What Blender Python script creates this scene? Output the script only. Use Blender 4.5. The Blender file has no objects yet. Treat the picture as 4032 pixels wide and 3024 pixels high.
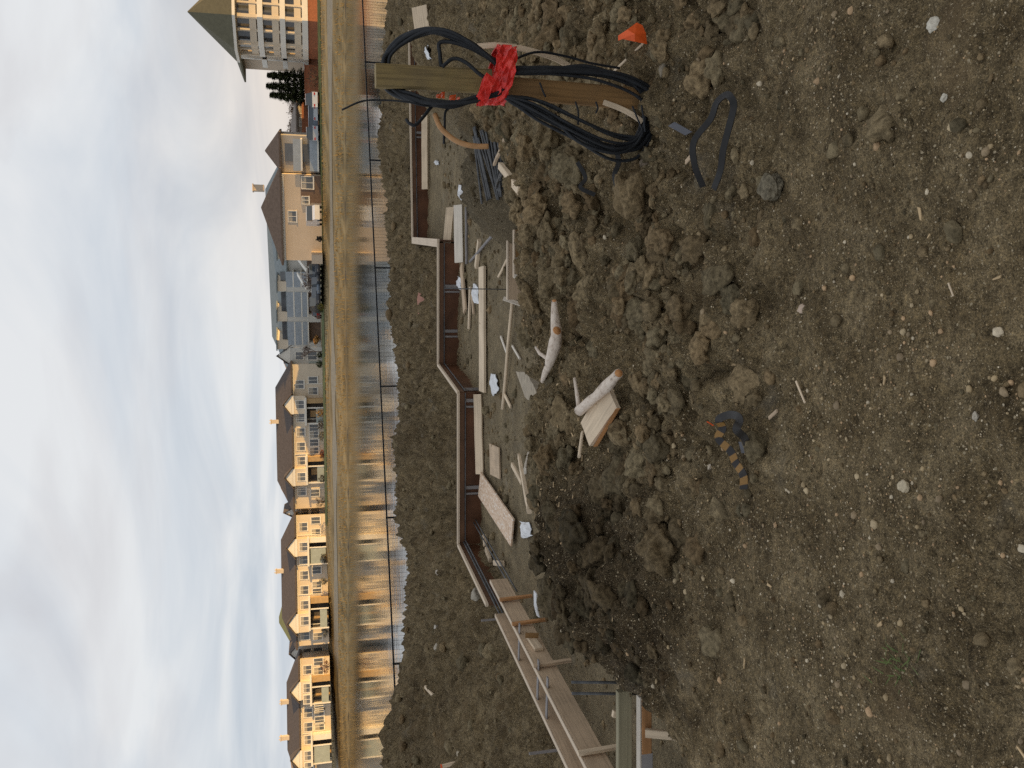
import bpy, math, random
import numpy as np
from mathutils import Vector, Matrix
R = math.radians
random.seed(7)
rng = np.random.default_rng(11)
scene = bpy.context.scene
COL = scene.collection

# ------------------------------------------------------------------ camera
EYE = np.array((0.0, 0.0, 1.65))
PITCH, ROLL, LENS = R(13.35), R(1.1), 29.5
FS = 4032 * LENS / 36.0
fwd = np.array((0, math.cos(PITCH), -math.sin(PITCH)))
upv = np.array((0, math.sin(PITCH), math.cos(PITCH)))
rgt = np.array((1.0, 0, 0))
rgt2 = rgt * math.cos(ROLL) - upv * math.sin(ROLL)
upv2 = upv * math.cos(ROLL) + rgt * math.sin(ROLL)
cam = bpy.data.cameras.new("camera")
camo = bpy.data.objects.new("camera", cam)
COL.objects.link(camo)
cam.lens, cam.sensor_width, cam.sensor_fit = LENS, 36, 'HORIZONTAL'
cam.clip_start, cam.clip_end = 0.05, 5000
M = Matrix.Identity(4)                      # the phone was held sideways: world up is picture left
for i, v in enumerate((-upv2, rgt2, -fwd)):
    for k in range(3):
        M[k][i] = v[k]
for k in range(3):
    M[k][3] = EYE[k]
camo.matrix_world = M
scene.camera = camo

def ray(sx, sy):
    a, b = (sx - 2016) / FS, (1512 - sy) / FS
    return fwd - upv2 * a + rgt2 * b
def P(sx, sy, z):
    d = ray(sx, sy); t = (z - EYE[2]) / d[2]
    return EYE + d * t
def Q(sx, sy, y):
    d = ray(sx, sy); return EYE + d * (y / d[1])
def m_per_px(depth):
    return depth / FS

# ------------------------------------------------------------------ noise
_perm = np.random.default_rng(3).permutation(512)
_perm = np.concatenate((_perm, _perm, _perm))
_ang = np.random.default_rng(4).uniform(0, 2 * np.pi, 512)
_gx, _gy = np.cos(_ang), np.sin(_ang)
def perlin(x, y):
    xi, yi = np.floor(x).astype(int), np.floor(y).astype(int)
    xf, yf = x - xi, y - yi
    u, v = xf**3 * (xf * (xf * 6 - 15) + 10), yf**3 * (yf * (yf * 6 - 15) + 10)
    def g(ix, iy, dx, dy):
        h = _perm[(_perm[ix & 511] + iy) & 511]
        return _gx[h] * dx + _gy[h] * dy
    a, b = g(xi, yi, xf, yf), g(xi + 1, yi, xf - 1, yf)
    c, d = g(xi, yi + 1, xf, yf - 1), g(xi + 1, yi + 1, xf - 1, yf - 1)
    return (a + u * (b - a)) * (1 - v) + (c + u * (d - c)) * v * 1.0
def fbm(x, y, f, o=4, p=.5):
    s, a = 0, 1
    for i in range(o):
        s = s + a * perlin(x * f + 17.3 * i, y * f - 9.1 * i); f *= 2.03; a *= p
    return s
def worley(x, y, f):
    X, Y = x * f, y * f
    xi, yi = np.floor(X).astype(int), np.floor(Y).astype(int)
    best = np.full(X.shape, 9.0)
    for i in (-1, 0, 1):
        for j in (-1, 0, 1):
            h = _perm[(_perm[(xi + i) & 511] + yi + j) & 511]
            px, py = xi + i + (h / 512.0), yi + j + ((h * 37 % 512) / 512.0)
            best = np.minimum(best, np.hypot(X - px, Y - py))
    return best
def sst(a, b, x):
    t = np.clip((x - a) / (b - a), 0, 1); return t * t * (3 - 2 * t)

# ------------------------------------------------------------------ terrain height
FLOOR = -0.70
FTOP = -0.35
WATER = -2.4
EDGE = [(-60, 3.3), (-2.3, 3.4), (-1.72, 3.5), (-1.62, 3.9), (-1.60, 4.4), (-1.56, 4.9), (-1.48, 5.3), (-1.3, 5.8), (-.6, 6.0), (0, 5.95), (1.1, 6.3), (2.2, 6.9), (3.0, 8.2), (4.2, 12), (8, 15), (14, 17), (60, 18)]
FORM_S = [(1605, -700), (1605, 0), (1621, 946), (1721, 957), (1721, 1436), (1800, 1547), (1800, 2146), (1912, 2382)]
FORM = [P(sx, sy, FTOP) for sx, sy in FORM_S]
A0, A1 = P(1949, 2423, FTOP), P(2232, 3024, FTOP)
A2 = A1 + (A1 - A0) * 1.5
FL = sorted([(p[0], p[1]) for p in FORM] + [(A0[0], A0[1]), (A1[0], A1[1]), (A2[0], A2[1])])
FL = [(-60, FL[0][1])] + FL + [(60, FL[-1][1])]
CREST_S = [(-800, 860, 22), (0, 850, 22), (120, 835, 22), (260, 829, 22), (300, 822, 22), (340, 834, 21.5), (450, 845, 21), (560, 846, 20), (640, 851, 19.4), (690, 852, 19), (760, 871, 18),
           (850, 876, 17), (950, 866, 16.5), (1050, 868, 16), (1130, 875, 15.8), (1200, 891, 15.4), (1240, 903, 15), (1290, 898, 14.6), (1350, 901, 14.2), (1440, 886, 13.8), (1500, 871, 13.5), (1560, 860, 13.2), (1659, 848, 12.8), (2300, 840, 12)]
_c = sorted([tuple(Q(sx * 1.8228, yd * 1.8228, dep)) for yd, sx, dep in CREST_S])
CX, CY, CZ = np.array([c[0] for c in _c]), np.array([c[1] for c in _c]), np.array([c[2] for c in _c])
EX, EYY = np.array([e[0] for e in EDGE]), np.array([e[1] for e in EDGE])
FX, FY = np.array([e[0] for e in FL]), np.array([e[1] for e in FL])
# near shore: the bank drops behind the fence
FEN0, FEN1 = np.array(Q(783 * 1.8228, 0, 30.7)), np.array(Q(848 * 1.8228, 1385 * 1.8228, 23.3))
def fence_y(x):
    return FEN1[1] + (x - FEN1[0]) * (FEN0[1] - FEN1[1]) / (FEN0[0] - FEN1[0])

def base_height(x, y):
    x = np.asarray(x, float); y = np.asarray(y, float)
    ye, yf, yc, zc = np.interp(x, EX, EYY), np.interp(x, FX, FY), np.interp(x, CX, CY), np.interp(x, CX, CZ)
    wob = .22 * fbm(x, y, .9, 3)
    z = np.zeros_like(x)
    right = sst(1.6, 3.6, x)
    t = sst(0, 1.0, (y - ye + wob - .05) / (1.15 + 1.2 * right - .45 * (1 - sst(-1.7, -1.2, x))))
    z = FLOOR * t
    # hummocks along the edge of the plateau
    def hump(cx, cy, rx, ry, h, p=1.0):
        d = ((x - cx) / rx) ** 2 + ((y - cy) / ry) ** 2
        return h * np.exp(-d * p)
    def hump2(cx, cy, rx, ry, h):
        d = ((x - cx) / rx) ** 2 + ((y - cy) / ry) ** 2
        return h * np.exp(-d * d)
    z = z + hump2(-1.18, 4.5, .46, .85, .17) + hump(-.85, 5.35, .5, .45, .14) + hump(.9, 5.6, .7, .45, .12)
    z = z + hump2(2.3, 9.1, .72, .85, .62) + hump(1.9, 5.4, .9, .9, .10) + hump(-.2, 4.6, 1.2, .8, .03)
    z = z + hump(-2.7, 5.05, .35, .5, -.10)
    # behind the forms the spoil rises to a crest and then falls to the lake
    k = np.clip((y - yf - .05) / np.maximum(yc - yf - .05, .5), 0, 1)
    back = -0.62 + (zc + .62) * (.25 * k + .75 * k * k * (3 - 2 * k))
    z = np.where(y > yf + .05, back, z)
    fy = fence_y(x)
    f = sst(0, 1, (y - yc) / np.maximum(fy - 2 - yc, 1.5))
    z = np.where(y > yc, zc + (-1.45 - zc) * f, z)
    f2 = sst(0, 1, (y - fy - .3) / 3.5)
    z = np.where(y > fy + .3, -1.45 - 1.9 * f2, z)
    # unseen ridge added well right of the camera to shade the near site
    z = z + 8.5 * sst(26, 44, x) * (1 - sst(52, 66, x)) * (1 - sst(16, 30, y - (x - 45) * .2))
    return z

def masks(x, y):
    ye, yf, yc = np.interp(x, EX, EYY), np.interp(x, FX, FY), np.interp(x, CX, CY)
    pit = sst(.5, 1.3, y - ye) * (1 - sst(-.3, .3, y - yf))
    heap = sst(-.2, .6, y - yf)
    band = sst(2.2, 3.4, y) * (1 - sst(.1, 1.0, y - ye)) * sst(-1.1, -.1, x + .2 * fbm(x, y, .8, 2) + (y - 4) * .12)
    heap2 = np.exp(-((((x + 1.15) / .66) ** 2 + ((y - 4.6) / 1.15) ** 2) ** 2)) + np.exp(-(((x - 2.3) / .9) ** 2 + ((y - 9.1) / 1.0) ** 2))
    corner = .55 * np.exp(-((x + .6) / .45) ** 2 - ((y - 1.75) / .3) ** 2) + .5 * np.exp(-((x - 1.0) / .5) ** 2 - ((y - 2.1) / .3) ** 2)
    rough = np.clip(np.maximum.reduce([band, heap * .9, np.minimum(heap2, 1), corner]), 0, 1)
    return pit, heap, rough, heap2

def height(x, y):
    z = base_height(x, y)
    pit, heap, rough, heap2 = masks(x, y)
    w1, w2 = worley(x + .1 * fbm(x, y, 2, 2), y, 4.2), worley(x + 3.3, y + .05 * fbm(x, y, 7, 2), 10.5)
    lum = (.5 - w1) * .15 + (.5 - w2) * .10
    amp = rough + .10 * (1 - pit)
    z = z + lum * amp * (1 + .5 * heap * sst(9, 14, y))
    z = z + (.035 + .12 * heap) * fbm(x, y, .9, 3) * (1 - pit) + .012 * fbm(x, y, 5, 3) + .006 * fbm(x, y, 22, 3) * (1 - .6 * pit)
    near = 1 - sst(4, 9, y)
    z = z + near * .0035 * fbm(x, y, 60, 2) + near * (.45 - worley(x + 5, y, 26)) * .010 * (1 - .5 * pit)
    return z

def H(x, y):
    return float(height(np.array([x]), np.array([y]))[0])
def G(sx, sy, lift=0.0):
    """where the picture ray meets the soil"""
    d = ray(sx, sy); d = d / d[1]
    ys = np.concatenate((np.arange(1.0, 12, .02), np.arange(12, 40, .06)))
    px, pz = EYE[0] + d[0] * ys, EYE[2] + d[2] * ys
    h = base_height(px, ys)
    i = np.argmax(pz <= h)
    if pz[i] > h[i]: i = len(ys) - 1
    return np.array((px[i], ys[i], max(h[i], H(px[i], ys[i])) + lift))

# ------------------------------------------------------------------ materials
def lin(r, g, b):
    return tuple((c / 255.0 / 12.92 if c <= 10 else ((c / 255.0 + .055) / 1.055) ** 2.4) for c in (r, g, b)) + (1,)
def new_mat(name):
    m = bpy.data.materials.new(name); m.use_nodes = True
    nt = m.node_tree; b = nt.nodes["Principled BSDF"]
    return m, nt, b
def N(nt, t, **kw):
    n = nt.nodes.new(t)
    for k, v in kw.items():
        if k in n.inputs.keys() if hasattr(n.inputs, 'keys') else False: n.inputs[k].default_value = v
        else: setattr(n, k, v)
    return n
def ramp(nt, fac, stops):
    r = nt.nodes.new("ShaderNodeValToRGB")
    e = r.color_ramp.elements
    while len(e) < len(stops): e.new(.5)
    for el, (p, c) in zip(e, stops):
        el.position = p; el.color = c if len(c) == 4 else tuple(c) + (1,)
    nt.links.new(fac, r.inputs[0]); return r
def noise(nt, vec, scale, detail=4, rough=.55):
    n = nt.nodes.new("ShaderNodeTexNoise")
    n.inputs["Scale"].default_value = scale; n.inputs["Detail"].default_value = detail; n.inputs["Roughness"].default_value = rough
    if vec is not None: nt.links.new(vec, n.inputs["Vector"])
    return n
def mixc(nt, fac, a, b, mode='MIX'):
    n = nt.nodes.new("ShaderNodeMix"); n.data_type = 'RGBA'; n.blend_type = mode
    for s, v in ((n.inputs[0], fac), (n.inputs[6], a), (n.inputs[7], b)):
        if hasattr(v, 'node'): nt.links.new(v, s)
        else: s.default_value = v
    return n.outputs[2]
def bump(nt, b, h, strength, dist):
    n = nt.nodes.new("ShaderNodeBump"); n.inputs["Strength"].default_value = strength; n.inputs["Distance"].default_value = dist
    nt.links.new(h, n.inputs["Height"]); nt.links.new(n.outputs[0], b.inputs["Normal"]); return n
def simple(name, col, rough=.7, var=.25, scale=6, metal=0, bmp=0, stretch=None, spec=.3):
    m, nt, b = new_mat(name)
    tc = nt.nodes.new("ShaderNodeTexCoord"); vec = tc.outputs["Object"]
    if stretch:
        mp = nt.nodes.new("ShaderNodeMapping"); mp.inputs["Scale"].default_value = stretch
        nt.links.new(vec, mp.inputs[0]); vec = mp.outputs[0]
    n = noise(nt, vec, scale, 5)
    a = tuple(c * (1 - var) for c in col[:3]) + (1,); d = tuple(min(1, c * (1 + var)) for c in col[:3]) + (1,)
    r = ramp(nt, n.outputs[0], [(.3, a), (.7, d)])
    nt.links.new(r.outputs[0], b.inputs["Base Color"])
    b.inputs["Roughness"].default_value = rough; b.inputs["Metallic"].default_value = metal
    b.inputs["Specular IOR Level"].default_value = spec
    if bmp: bump(nt, b, n.outputs[0], .6, bmp)
    return m
def wood(name, col, dark=.55, dirt=.35, scale=9):
    """sawn timber: grain along local x (stretched), dirt smears"""
    m, nt, b = new_mat(name)
    tc = nt.nodes.new("ShaderNodeTexCoord")
    at = nt.nodes.new("ShaderNodeAttribute"); at.attribute_name = "grain"
    mp = nt.nodes.new("ShaderNodeMapping"); mp.inputs["Scale"].default_value = (.8, 26, 26)
    nt.links.new(at.outputs["Vector"], mp.inputs[0])
    n1 = noise(nt, mp.outputs[0], 2.2, 5, .6)
    n2 = noise(nt, tc.outputs["Object"], 3.1, 4)
    c = ramp(nt, n1.outputs[0], [(.25, tuple(x * dark for x in col[:3])), (.5, col), (.8, tuple(min(1, x * 1.15) for x in col[:3]))])
    d = ramp(nt, n2.outputs[0], [(.42, (0, 0, 0)), (.75, (1, 1, 1))])
    mm = nt.nodes.new("ShaderNodeMath"); mm.operation = 'MULTIPLY'; mm.inputs[1].default_value = dirt
    nt.links.new(d.outputs[0], mm.inputs[0])
    out = mixc(nt, mm.outputs[0], c.outputs[0], (.13, .10, .07, 1))
    nt.links.new(out, b.inputs["Base Color"]); b.inputs["Roughness"].default_value = .75
    b.inputs["Specular IOR Level"].default_value = .2
    bump(nt, b, n1.outputs[0], .35, .004)
    return m

def soil_material():
    m, nt, b = new_mat("soil")
    geo = nt.nodes.new("ShaderNodeNewGeometry"); pos = geo.outputs["Position"]
    big, mid, fine, micro = noise(nt, pos, .75, 5), noise(nt, pos, 5, 5), noise(nt, pos, 38, 5, .65), noise(nt, pos, 170, 3, .7)
    base = ramp(nt, mid.outputs[0], [(.28, (.105, .075, .039)), (.5, (.200, .149, .081)), (.74, (.325, .248, .142))])
    hue = ramp(nt, big.outputs[0], [(.32, (.84, .82, .80)), (.5, (1, 1, 1)), (.68, (1.10, 1.07, 1.03))])
    c = mixc(nt, 1.0, base.outputs[0], hue.outputs[0], 'MULTIPLY')
    f = ramp(nt, fine.outputs[0], [(.32, (.40, .39, .38)), (.5, (1, 1, 1)), (.70, (1.6, 1.56, 1.48))])
    c = mixc(nt, .85, c, f.outputs[0], 'MULTIPLY')
    mc = ramp(nt, micro.outputs[0], [(.35, (.45, .45, .45)), (.52, (1.0, 1.0, 1.0)), (.68, (1.7, 1.65, 1.55))])
    c = mixc(nt, .9, c, mc.outputs[0], 'MULTIPLY')
    # rusty clay patches and pale dried crust, both patches of their own
    n4 = noise(nt, pos, 1.7, 4); r4 = ramp(nt, n4.outputs[0], [(.60, (0, 0, 0)), (.72, (.55, .55, .55))])
    c = mixc(nt, r4.outputs[0], c, (.23, .158, .085, 1))
    sh = nt.nodes.new("ShaderNodeVectorMath"); sh.operation = 'ADD'; sh.inputs[1].default_value = (31, 7, 3); nt.links.new(pos, sh.inputs[0])
    n5 = noise(nt, sh.outputs[0], 2.3, 6, .62); r5 = ramp(nt, n5.outputs[0], [(.60, (0, 0, 0)), (.74, (.6, .6, .6))])
    c = mixc(nt, r5.outputs[0], c, (.29, .25, .185, 1))
    # tint attribute: damp, freshly turned soil (r) and the packed pit floor (g)
    at = nt.nodes.new("ShaderNodeAttribute"); at.attribute_name = "tint"
    sp = nt.nodes.new("ShaderNodeSeparateColor"); nt.links.new(at.outputs["Color"], sp.inputs[0])
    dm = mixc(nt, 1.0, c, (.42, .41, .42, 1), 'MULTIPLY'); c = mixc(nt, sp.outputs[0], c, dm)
    pf = mixc(nt, .35, c, (.27, .225, .15, 1)); c = mixc(nt, sp.outputs[1], c, pf)
    # pebbles pressed into the surface
    for sc, th, col in ((60, .20, (.52, .42, .27, 1)), (135, .22, (.50, .40, .25, 1)), (260, .26, (.46, .36, .23, 1))):
        v = nt.nodes.new("ShaderNodeTexVoronoi"); v.inputs["Scale"].default_value = sc; nt.links.new(pos, v.inputs["Vector"])
        r = ramp(nt, v.outputs["Distance"], [(th, (1, 1, 1)), (th + .06, (0, 0, 0))])
        sc2 = nt.nodes.new("ShaderNodeSeparateColor"); nt.links.new(v.outputs["Color"], sc2.inputs[0])
        g = nt.nodes.new("ShaderNodeMath"); g.operation = 'GREATER_THAN'; g.inputs[1].default_value = .80; nt.links.new(sc2.outputs[0], g.inputs[0])
        q = nt.nodes.new("ShaderNodeMath"); q.operation = 'MULTIPLY'; nt.links.new(r.outputs[0], q.inputs[0]); nt.links.new(g.outputs[0], q.inputs[1])
        c = mixc(nt, q.outputs[0], c, col)
    nt.links.new(c, b.inputs["Base Color"])
    b.inputs["Roughness"].default_value = .95; b.inputs["Specular IOR Level"].default_value = .12
    ad = nt.nodes.new("ShaderNodeMath"); ad.operation = 'ADD'
    m2 = nt.nodes.new("ShaderNodeMath"); m2.operation = 'MULTIPLY'; m2.inputs[1].default_value = .35
    nt.links.new(micro.outputs[0], m2.inputs[0]); nt.links.new(fine.outputs[0], ad.inputs[0]); nt.links.new(m2.outputs[0], ad.inputs[1])
    bump(nt, b, ad.outputs[0], 1.0, .032)
    return m
SOIL = soil_material()

def tinted(name, rough=.8, var=.3, scale=60, spec=.2, bmp=.004):
    """stones and chips: colour comes from the 'tint' attribute of each piece, broken by grain"""
    m, nt, b = new_mat(name)
    at = nt.nodes.new("ShaderNodeAttribute"); at.attribute_name = "tint"
    geo = nt.nodes.new("ShaderNodeNewGeometry"); n = noise(nt, geo.outputs["Position"], scale, 5, .65)
    r = ramp(nt, n.outputs[0], [(.3, (1 - var,) * 3), (.7, (1 + var,) * 3)])
    nt.links.new(mixc(nt, 1.0, at.outputs["Color"], r.outputs[0], 'MULTIPLY'), b.inputs["Base Color"])
    b.inputs["Roughness"].default_value = rough; b.inputs["Specular IOR Level"].default_value = spec
    bump(nt, b, n.outputs[0], .8, bmp)
    return m
CLOD = tinted("clod_soil", .95, .6, 40, .1, .026)
STONE = tinted("pebble_stone", .75, .2, 120, .3, .002)
CHIP = tinted("wood_chip", .8, .2, 90, .2, .002)

W_PALE = wood("pale_lumber", (.72, .57, .40, 1), .65, .25)
W_WHITE = wood("whitened_lumber", (.76, .68, .57, 1), .75, .2)
W_TAN = wood("tan_lumber", (.55, .41, .275, 1), .65, .4)
W_ORANGE = wood("orange_lumber", (.46, .235, .10, 1), .65, .2)
W_GREEN = wood("grey_green_lumber", (.30, .265, .17, 1), .7, .25)
W_POST = wood("weathered_post", (.31, .225, .09, 1), .3, .85)
W_STAKE = wood("brown_stake", (.27, .15, .058, 1), .35, .5)
W_EDGE = wood("cut_edge", (.62, .50, .37, 1), .85, .15)
FORMPLY = simple("brown_form_ply", (.105, .045, .022, 1), .45, .45, 2.2, bmp=.001)
FORMPLY_L = simple("form_ply_upper", (.115, .058, .030, 1), .5, .35, 3)
STEELTIE = simple("grey_tie", (.22, .20, .19, 1), .6, .2, 10)
REBAR = simple("rebar_steel", (.10, .10, .10, 1), .6, .4, 14, metal=.2)
RUBBER = simple("black_rubber", (.014, .016, .019, 1), .6, .3, 20, spec=.35)
STRAPM = simple("black_strap_band", (.011, .010, .0095, 1), .6, .3, 30, spec=.4)
PLASTIC = simple("white_plastic", (.72, .72, .72, 1), .5, .1, 8)
GREYPL = simple("grey_patch", (.10, .10, .11, 1), .6, .15, 12)
REDTAPE = None
BARK = None

def tape_material():
    m, nt, b = new_mat("red_tape")
    tc = nt.nodes.new("ShaderNodeTexCoord"); n = noise(nt, tc.outputs["Object"], 22, 4)
    r = ramp(nt, n.outputs[0], [(.3, (.45, .012, .010)), (.55, (.85, .035, .025)), (.8, (.9, .12, .09))])
    nt.links.new(r.outputs[0], b.inputs["Base Color"]); b.inputs["Roughness"].default_value = .35
    bump(nt, b, n.outputs[0], 1, .02); return m
REDTAPE = tape_material()
def flag_material(name, c):
    m, nt, b = new_mat(name)
    tc = nt.nodes.new("ShaderNodeTexCoord"); n = noise(nt, tc.outputs["Object"], 26, 3)
    r = ramp(nt, n.outputs[0], [(.32, tuple(x * .8 for x in c)), (.7, c)])
    nt.links.new(r.outputs[0], b.inputs["Base Color"]); b.inputs["Roughness"].default_value = .5; return m
FLAG = flag_material("orange_vinyl", (.95, .13, .018))
def bark_material():
    m, nt, b = new_mat("pale_bark")
    at = nt.nodes.new("ShaderNodeAttribute"); at.attribute_name = "grain"
    mp = nt.nodes.new("ShaderNodeMapping"); mp.inputs["Scale"].default_value = (14, 30, 30); nt.links.new(at.outputs["Vector"], mp.inputs[0])
    n1 = noise(nt, mp.outputs[0], 1.4, 5, .6)
    r = ramp(nt, n1.outputs[0], [(.28, (.20, .15, .12)), (.40, (.58, .47, .37)), (.60, (.74, .63, .52)), (.74, (.46, .33, .23))])
    nt.links.new(r.outputs[0], b.inputs["Base Color"]); b.inputs["Roughness"].default_value = .8
    bump(nt, b, n1.outputs[0], .7, .006); return m
BARK = bark_material()
CUT = wood("fresh_cut_wood", (.62, .30, .12, 1), .8, .1)
def osb_material():
    m, nt, b = new_mat("flake_board")
    at = nt.nodes.new("ShaderNodeAttribute"); at.attribute_name = "grain"
    v = nt.nodes.new("ShaderNodeTexVoronoi"); v.inputs["Scale"].default_value = 24
    mp = nt.nodes.new("ShaderNodeMapping"); mp.inputs["Scale"].default_value = (1, 2.6, 1); nt.links.new(at.outputs["Vector"], mp.inputs[0]); nt.links.new(mp.outputs[0], v.inputs["Vector"])
    sc = nt.nodes.new("ShaderNodeSeparateColor"); nt.links.new(v.outputs["Color"], sc.inputs[0])
    r = ramp(nt, sc.outputs[0], [(.1, (.54, .37, .24)), (.5, (.66, .47, .32)), (.85, (.74, .58, .43)), (1, (.80, .72, .62))])
    nt.links.new(r.outputs[0], b.inputs["Base Color"]); b.inputs["Roughness"].default_value = .7; return m
OSB = osb_material()
def striped_material():
    m, nt, b = new_mat("striped_strap")
    at = nt.nodes.new("ShaderNodeAttribute"); at.attribute_name = "grain"
    sp = nt.nodes.new("ShaderNodeSeparateXYZ"); nt.links.new(at.outputs["Vector"], sp.inputs[0])
    n = noise(nt, at.outputs["Vector"], 40, 3)
    w = nt.nodes.new("ShaderNodeTexWave"); w.inputs["Scale"].default_value = 5.2; w.inputs["Distortion"].default_value = 2.5; nt.links.new(at.outputs["Vector"], w.inputs["Vector"])
    lim = nt.nodes.new("ShaderNodeMapRange"); lim.inputs[1].default_value = .36; lim.inputs[2].default_value = .34; nt.links.new(sp.outputs[0], lim.inputs[0])
    st = ramp(nt, w.outputs[1], [(.42, (.016, .012, .010)), (.62, (.27, .14, .03))])
    c = mixc(nt, lim.outputs[0], (.022, .019, .017, 1), st.outputs[0])
    nt.links.new(c, b.inputs["Base Color"]); b.inputs["Roughness"].default_value = .5; return m
STRIPED = striped_material()

# ------------------------------------------------------------------ mesh builder
class MB:
    def __init__(s): s.v, s.f, s.g, s.sm = [], [], [], []
    def add(s, vs, fs, gs=None, smooth=False):
        o = len(s.v); s.v += [tuple(map(float, v)) for v in vs]
        s.g += [tuple(map(float, g)) for g in (gs if gs is not None else vs)]
        s.f += [tuple(o + i for i in f) for f in fs]; s.sm += [smooth] * len(fs)
        return s
    def box(s, c, size, rz=0):
        x, y, z = (d / 2 for d in size); ca, sa = math.cos(rz), math.sin(rz); vs = []
        for dx, dy, dz in ((-x, -y, -z), (x, -y, -z), (x, y, -z), (-x, y, -z), (-x, -y, z), (x, -y, z), (x, y, z), (-x, y, z)):
            vs.append((c[0] + dx * ca - dy * sa, c[1] + dx * sa + dy * ca, c[2] + dz))
        return s.add(vs, [(0, 3, 2, 1), (4, 5, 6, 7), (0, 1, 5, 4), (1, 2, 6, 5), (2, 3, 7, 6), (3, 0, 4, 7)])
    def bar(s, a, b, w, h, up=(0, 0, 1), taper=1.0, bev=.004, wob=0):
        """beam from a to b, w across, h along up; chamfered long edges"""
        a, b = Vector(a), Vector(b); t = (b - a); L = t.length; t.normalize()
        u = Vector(up); sd = t.cross(u)
        if sd.length < 1e-5: u = Vector((0, 1, 0)); sd = t.cross(u)
        sd.normalize(); u = sd.cross(t).normalized()
        bev = min(bev, w * .3, h * .3); x, y = w / 2, h / 2
        prof = [(-x + bev, -y), (x - bev, -y), (x, -y + bev), (x, y - bev), (x - bev, y), (-x + bev, y), (-x, y - bev), (-x, -y + bev)]
        vs, gs, fs = [], [], []; n = max(2, int(L / .25) + 1) if wob else 2; off = random.uniform(0, 50)
        for i in range(n):
            k = i / (n - 1); sc = 1 + (taper - 1) * k
            j = sd * (random.uniform(-1, 1) * wob) + u * (random.uniform(-1, 1) * wob) if wob else Vector()
            for px, py in prof:
                vs.append(a + t * (L * k) + sd * (px * sc) + u * (py * sc) + j); gs.append((L * k + off, px, py))
        for i in range(n - 1):
            for k in range(8):
                fs.append((i * 8 + k, i * 8 + (k + 1) % 8, (i + 1) * 8 + (k + 1) % 8, (i + 1) * 8 + k))
        fs += [tuple(range(7, -1, -1)), tuple((n - 1) * 8 + k for k in range(8))]
        return s.add(vs, fs, gs)
    def tube(s, pts, r, seg=8, caps=True, flat=None):
        pts = [Vector(p) for p in pts]; n = len(pts); vs, gs, fs = [], [], []; L = 0
        rr = r if hasattr(r, '__len__') else [r] * n
        prev = None
        for i, p in enumerate(pts):
            t = (pts[min(i + 1, n - 1)] - pts[max(i - 1, 0)]).normalized()
            if flat is not None: sd = t.cross(Vector(flat)).normalized()
            else:
                ref = prev if prev is not None else (Vector((0, 0, 1)) if abs(t.z) < .9 else Vector((1, 0, 0)))
                sd = (ref - t * ref.dot(t)).normalized()
            prev = sd; u = t.cross(sd)
            if i: L += (p - pts[i - 1]).length
            for k in range(seg):
                a = 2 * math.pi * k / seg
                vs.append(p + sd * (math.cos(a) * rr[i]) + u * (math.sin(a) * rr[i])); gs.append((L, math.cos(a) * rr[i], math.sin(a) * rr[i]))
        for i in range(n - 1):
            for k in range(seg):
                fs.append((i * seg + k, i * seg + (k + 1) % seg, (i + 1) * seg + (k + 1) % seg, (i + 1) * seg + k))
        if caps: fs += [tuple(range(seg - 1, -1, -1)), tuple((n - 1) * seg + k for k in range(seg))]
        return s.add(vs, fs, gs, True)
    def ribbon(s, pts, w, th, up=(0, 0, 1)):
        """flat strap along pts: w across (perpendicular to up), th thick"""
        pts = [Vector(p) for p in pts]; n = len(pts); vs, gs, fs = [], [], []; L = 0
        for i, p in enumerate(pts):
            t = (pts[min(i + 1, n - 1)] - pts[max(i - 1, 0)]).normalized(); u0 = Vector(up[i] if isinstance(up, list) else up)
            sd = t.cross(u0).normalized(); u = sd.cross(t)
            if i: L += (p - pts[i - 1]).length
            for a, b in ((-1, -1), (1, -1), (1, 1), (-1, 1)):
                vs.append(p + sd * (a * w / 2) + u * (b * th / 2)); gs.append((L, a * w / 2, b * th))
        for i in range(n - 1):
            for k in range(4): fs.append((i * 4 + k, i * 4 + (k + 1) % 4, i * 4 + 4 + (k + 1) % 4, i * 4 + 4 + k))
        fs += [(3, 2, 1, 0), tuple((n - 1) * 4 + k for k in range(4))]
        return s.add(vs, fs, gs, False)
    def slab(s, top, th, dirv=(0, 0, -1)):
        """polygon (counter-clockwise from outside) extruded along dirv"""
        n = len(top); d = Vector(dirv) * th; t = [Vector(p) for p in top]
        e = (t[1] - t[0]).normalized(); nn = (t[1] - t[0]).cross(t[-1] - t[0]).normalized(); f2 = nn.cross(e)
        gs = [((p - t[0]).dot(e), (p - t[0]).dot(f2), 0) for p in t]; gs = gs + [(g[0], g[1], th) for g in gs]
        fs = [tuple(range(n)), tuple(range(2 * n - 1, n - 1, -1))] + [(i, n + i, n + (i + 1) % n, (i + 1) % n) for i in range(n)]
        return s.add(t + [p + d for p in t], fs, gs)
    def build(s, name, mat, parent=None, loc=None):
        me = bpy.data.meshes.new(name)
        arr = np.array(s.v, dtype=float)
        if parent is not None:
            base = np.array(world_loc(parent))
        else:
            base = np.array(loc) if loc is not None else np.array((arr[:, 0].mean(), arr[:, 1].mean(), arr[:, 2].min()))
        me.from_pydata([tuple(v) for v in arr - base], [], s.f)
        a = me.attributes.new("grain", 'FLOAT_VECTOR', 'POINT'); a.data.foreach_set("vector", np.array(s.g, np.float32).ravel())
        me.polygons.foreach_set("use_smooth", s.sm)
        me.materials.append(mat); me.validate(); me.update()
        o = bpy.data.objects.new(name, me); COL.objects.link(o)
        if parent is None: o.location = base
        else: o.parent = parent
        return o
def world_loc(o):
    v = Vector((0, 0, 0))
    while o is not None: v = v + o.location; o = o.parent
    return v
def tag(o, label, cat, group=None, kind=None):
    o["label"] = label; o["category"] = cat
    if group: o["group"] = group
    if kind: o["kind"] = kind
    return o
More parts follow.
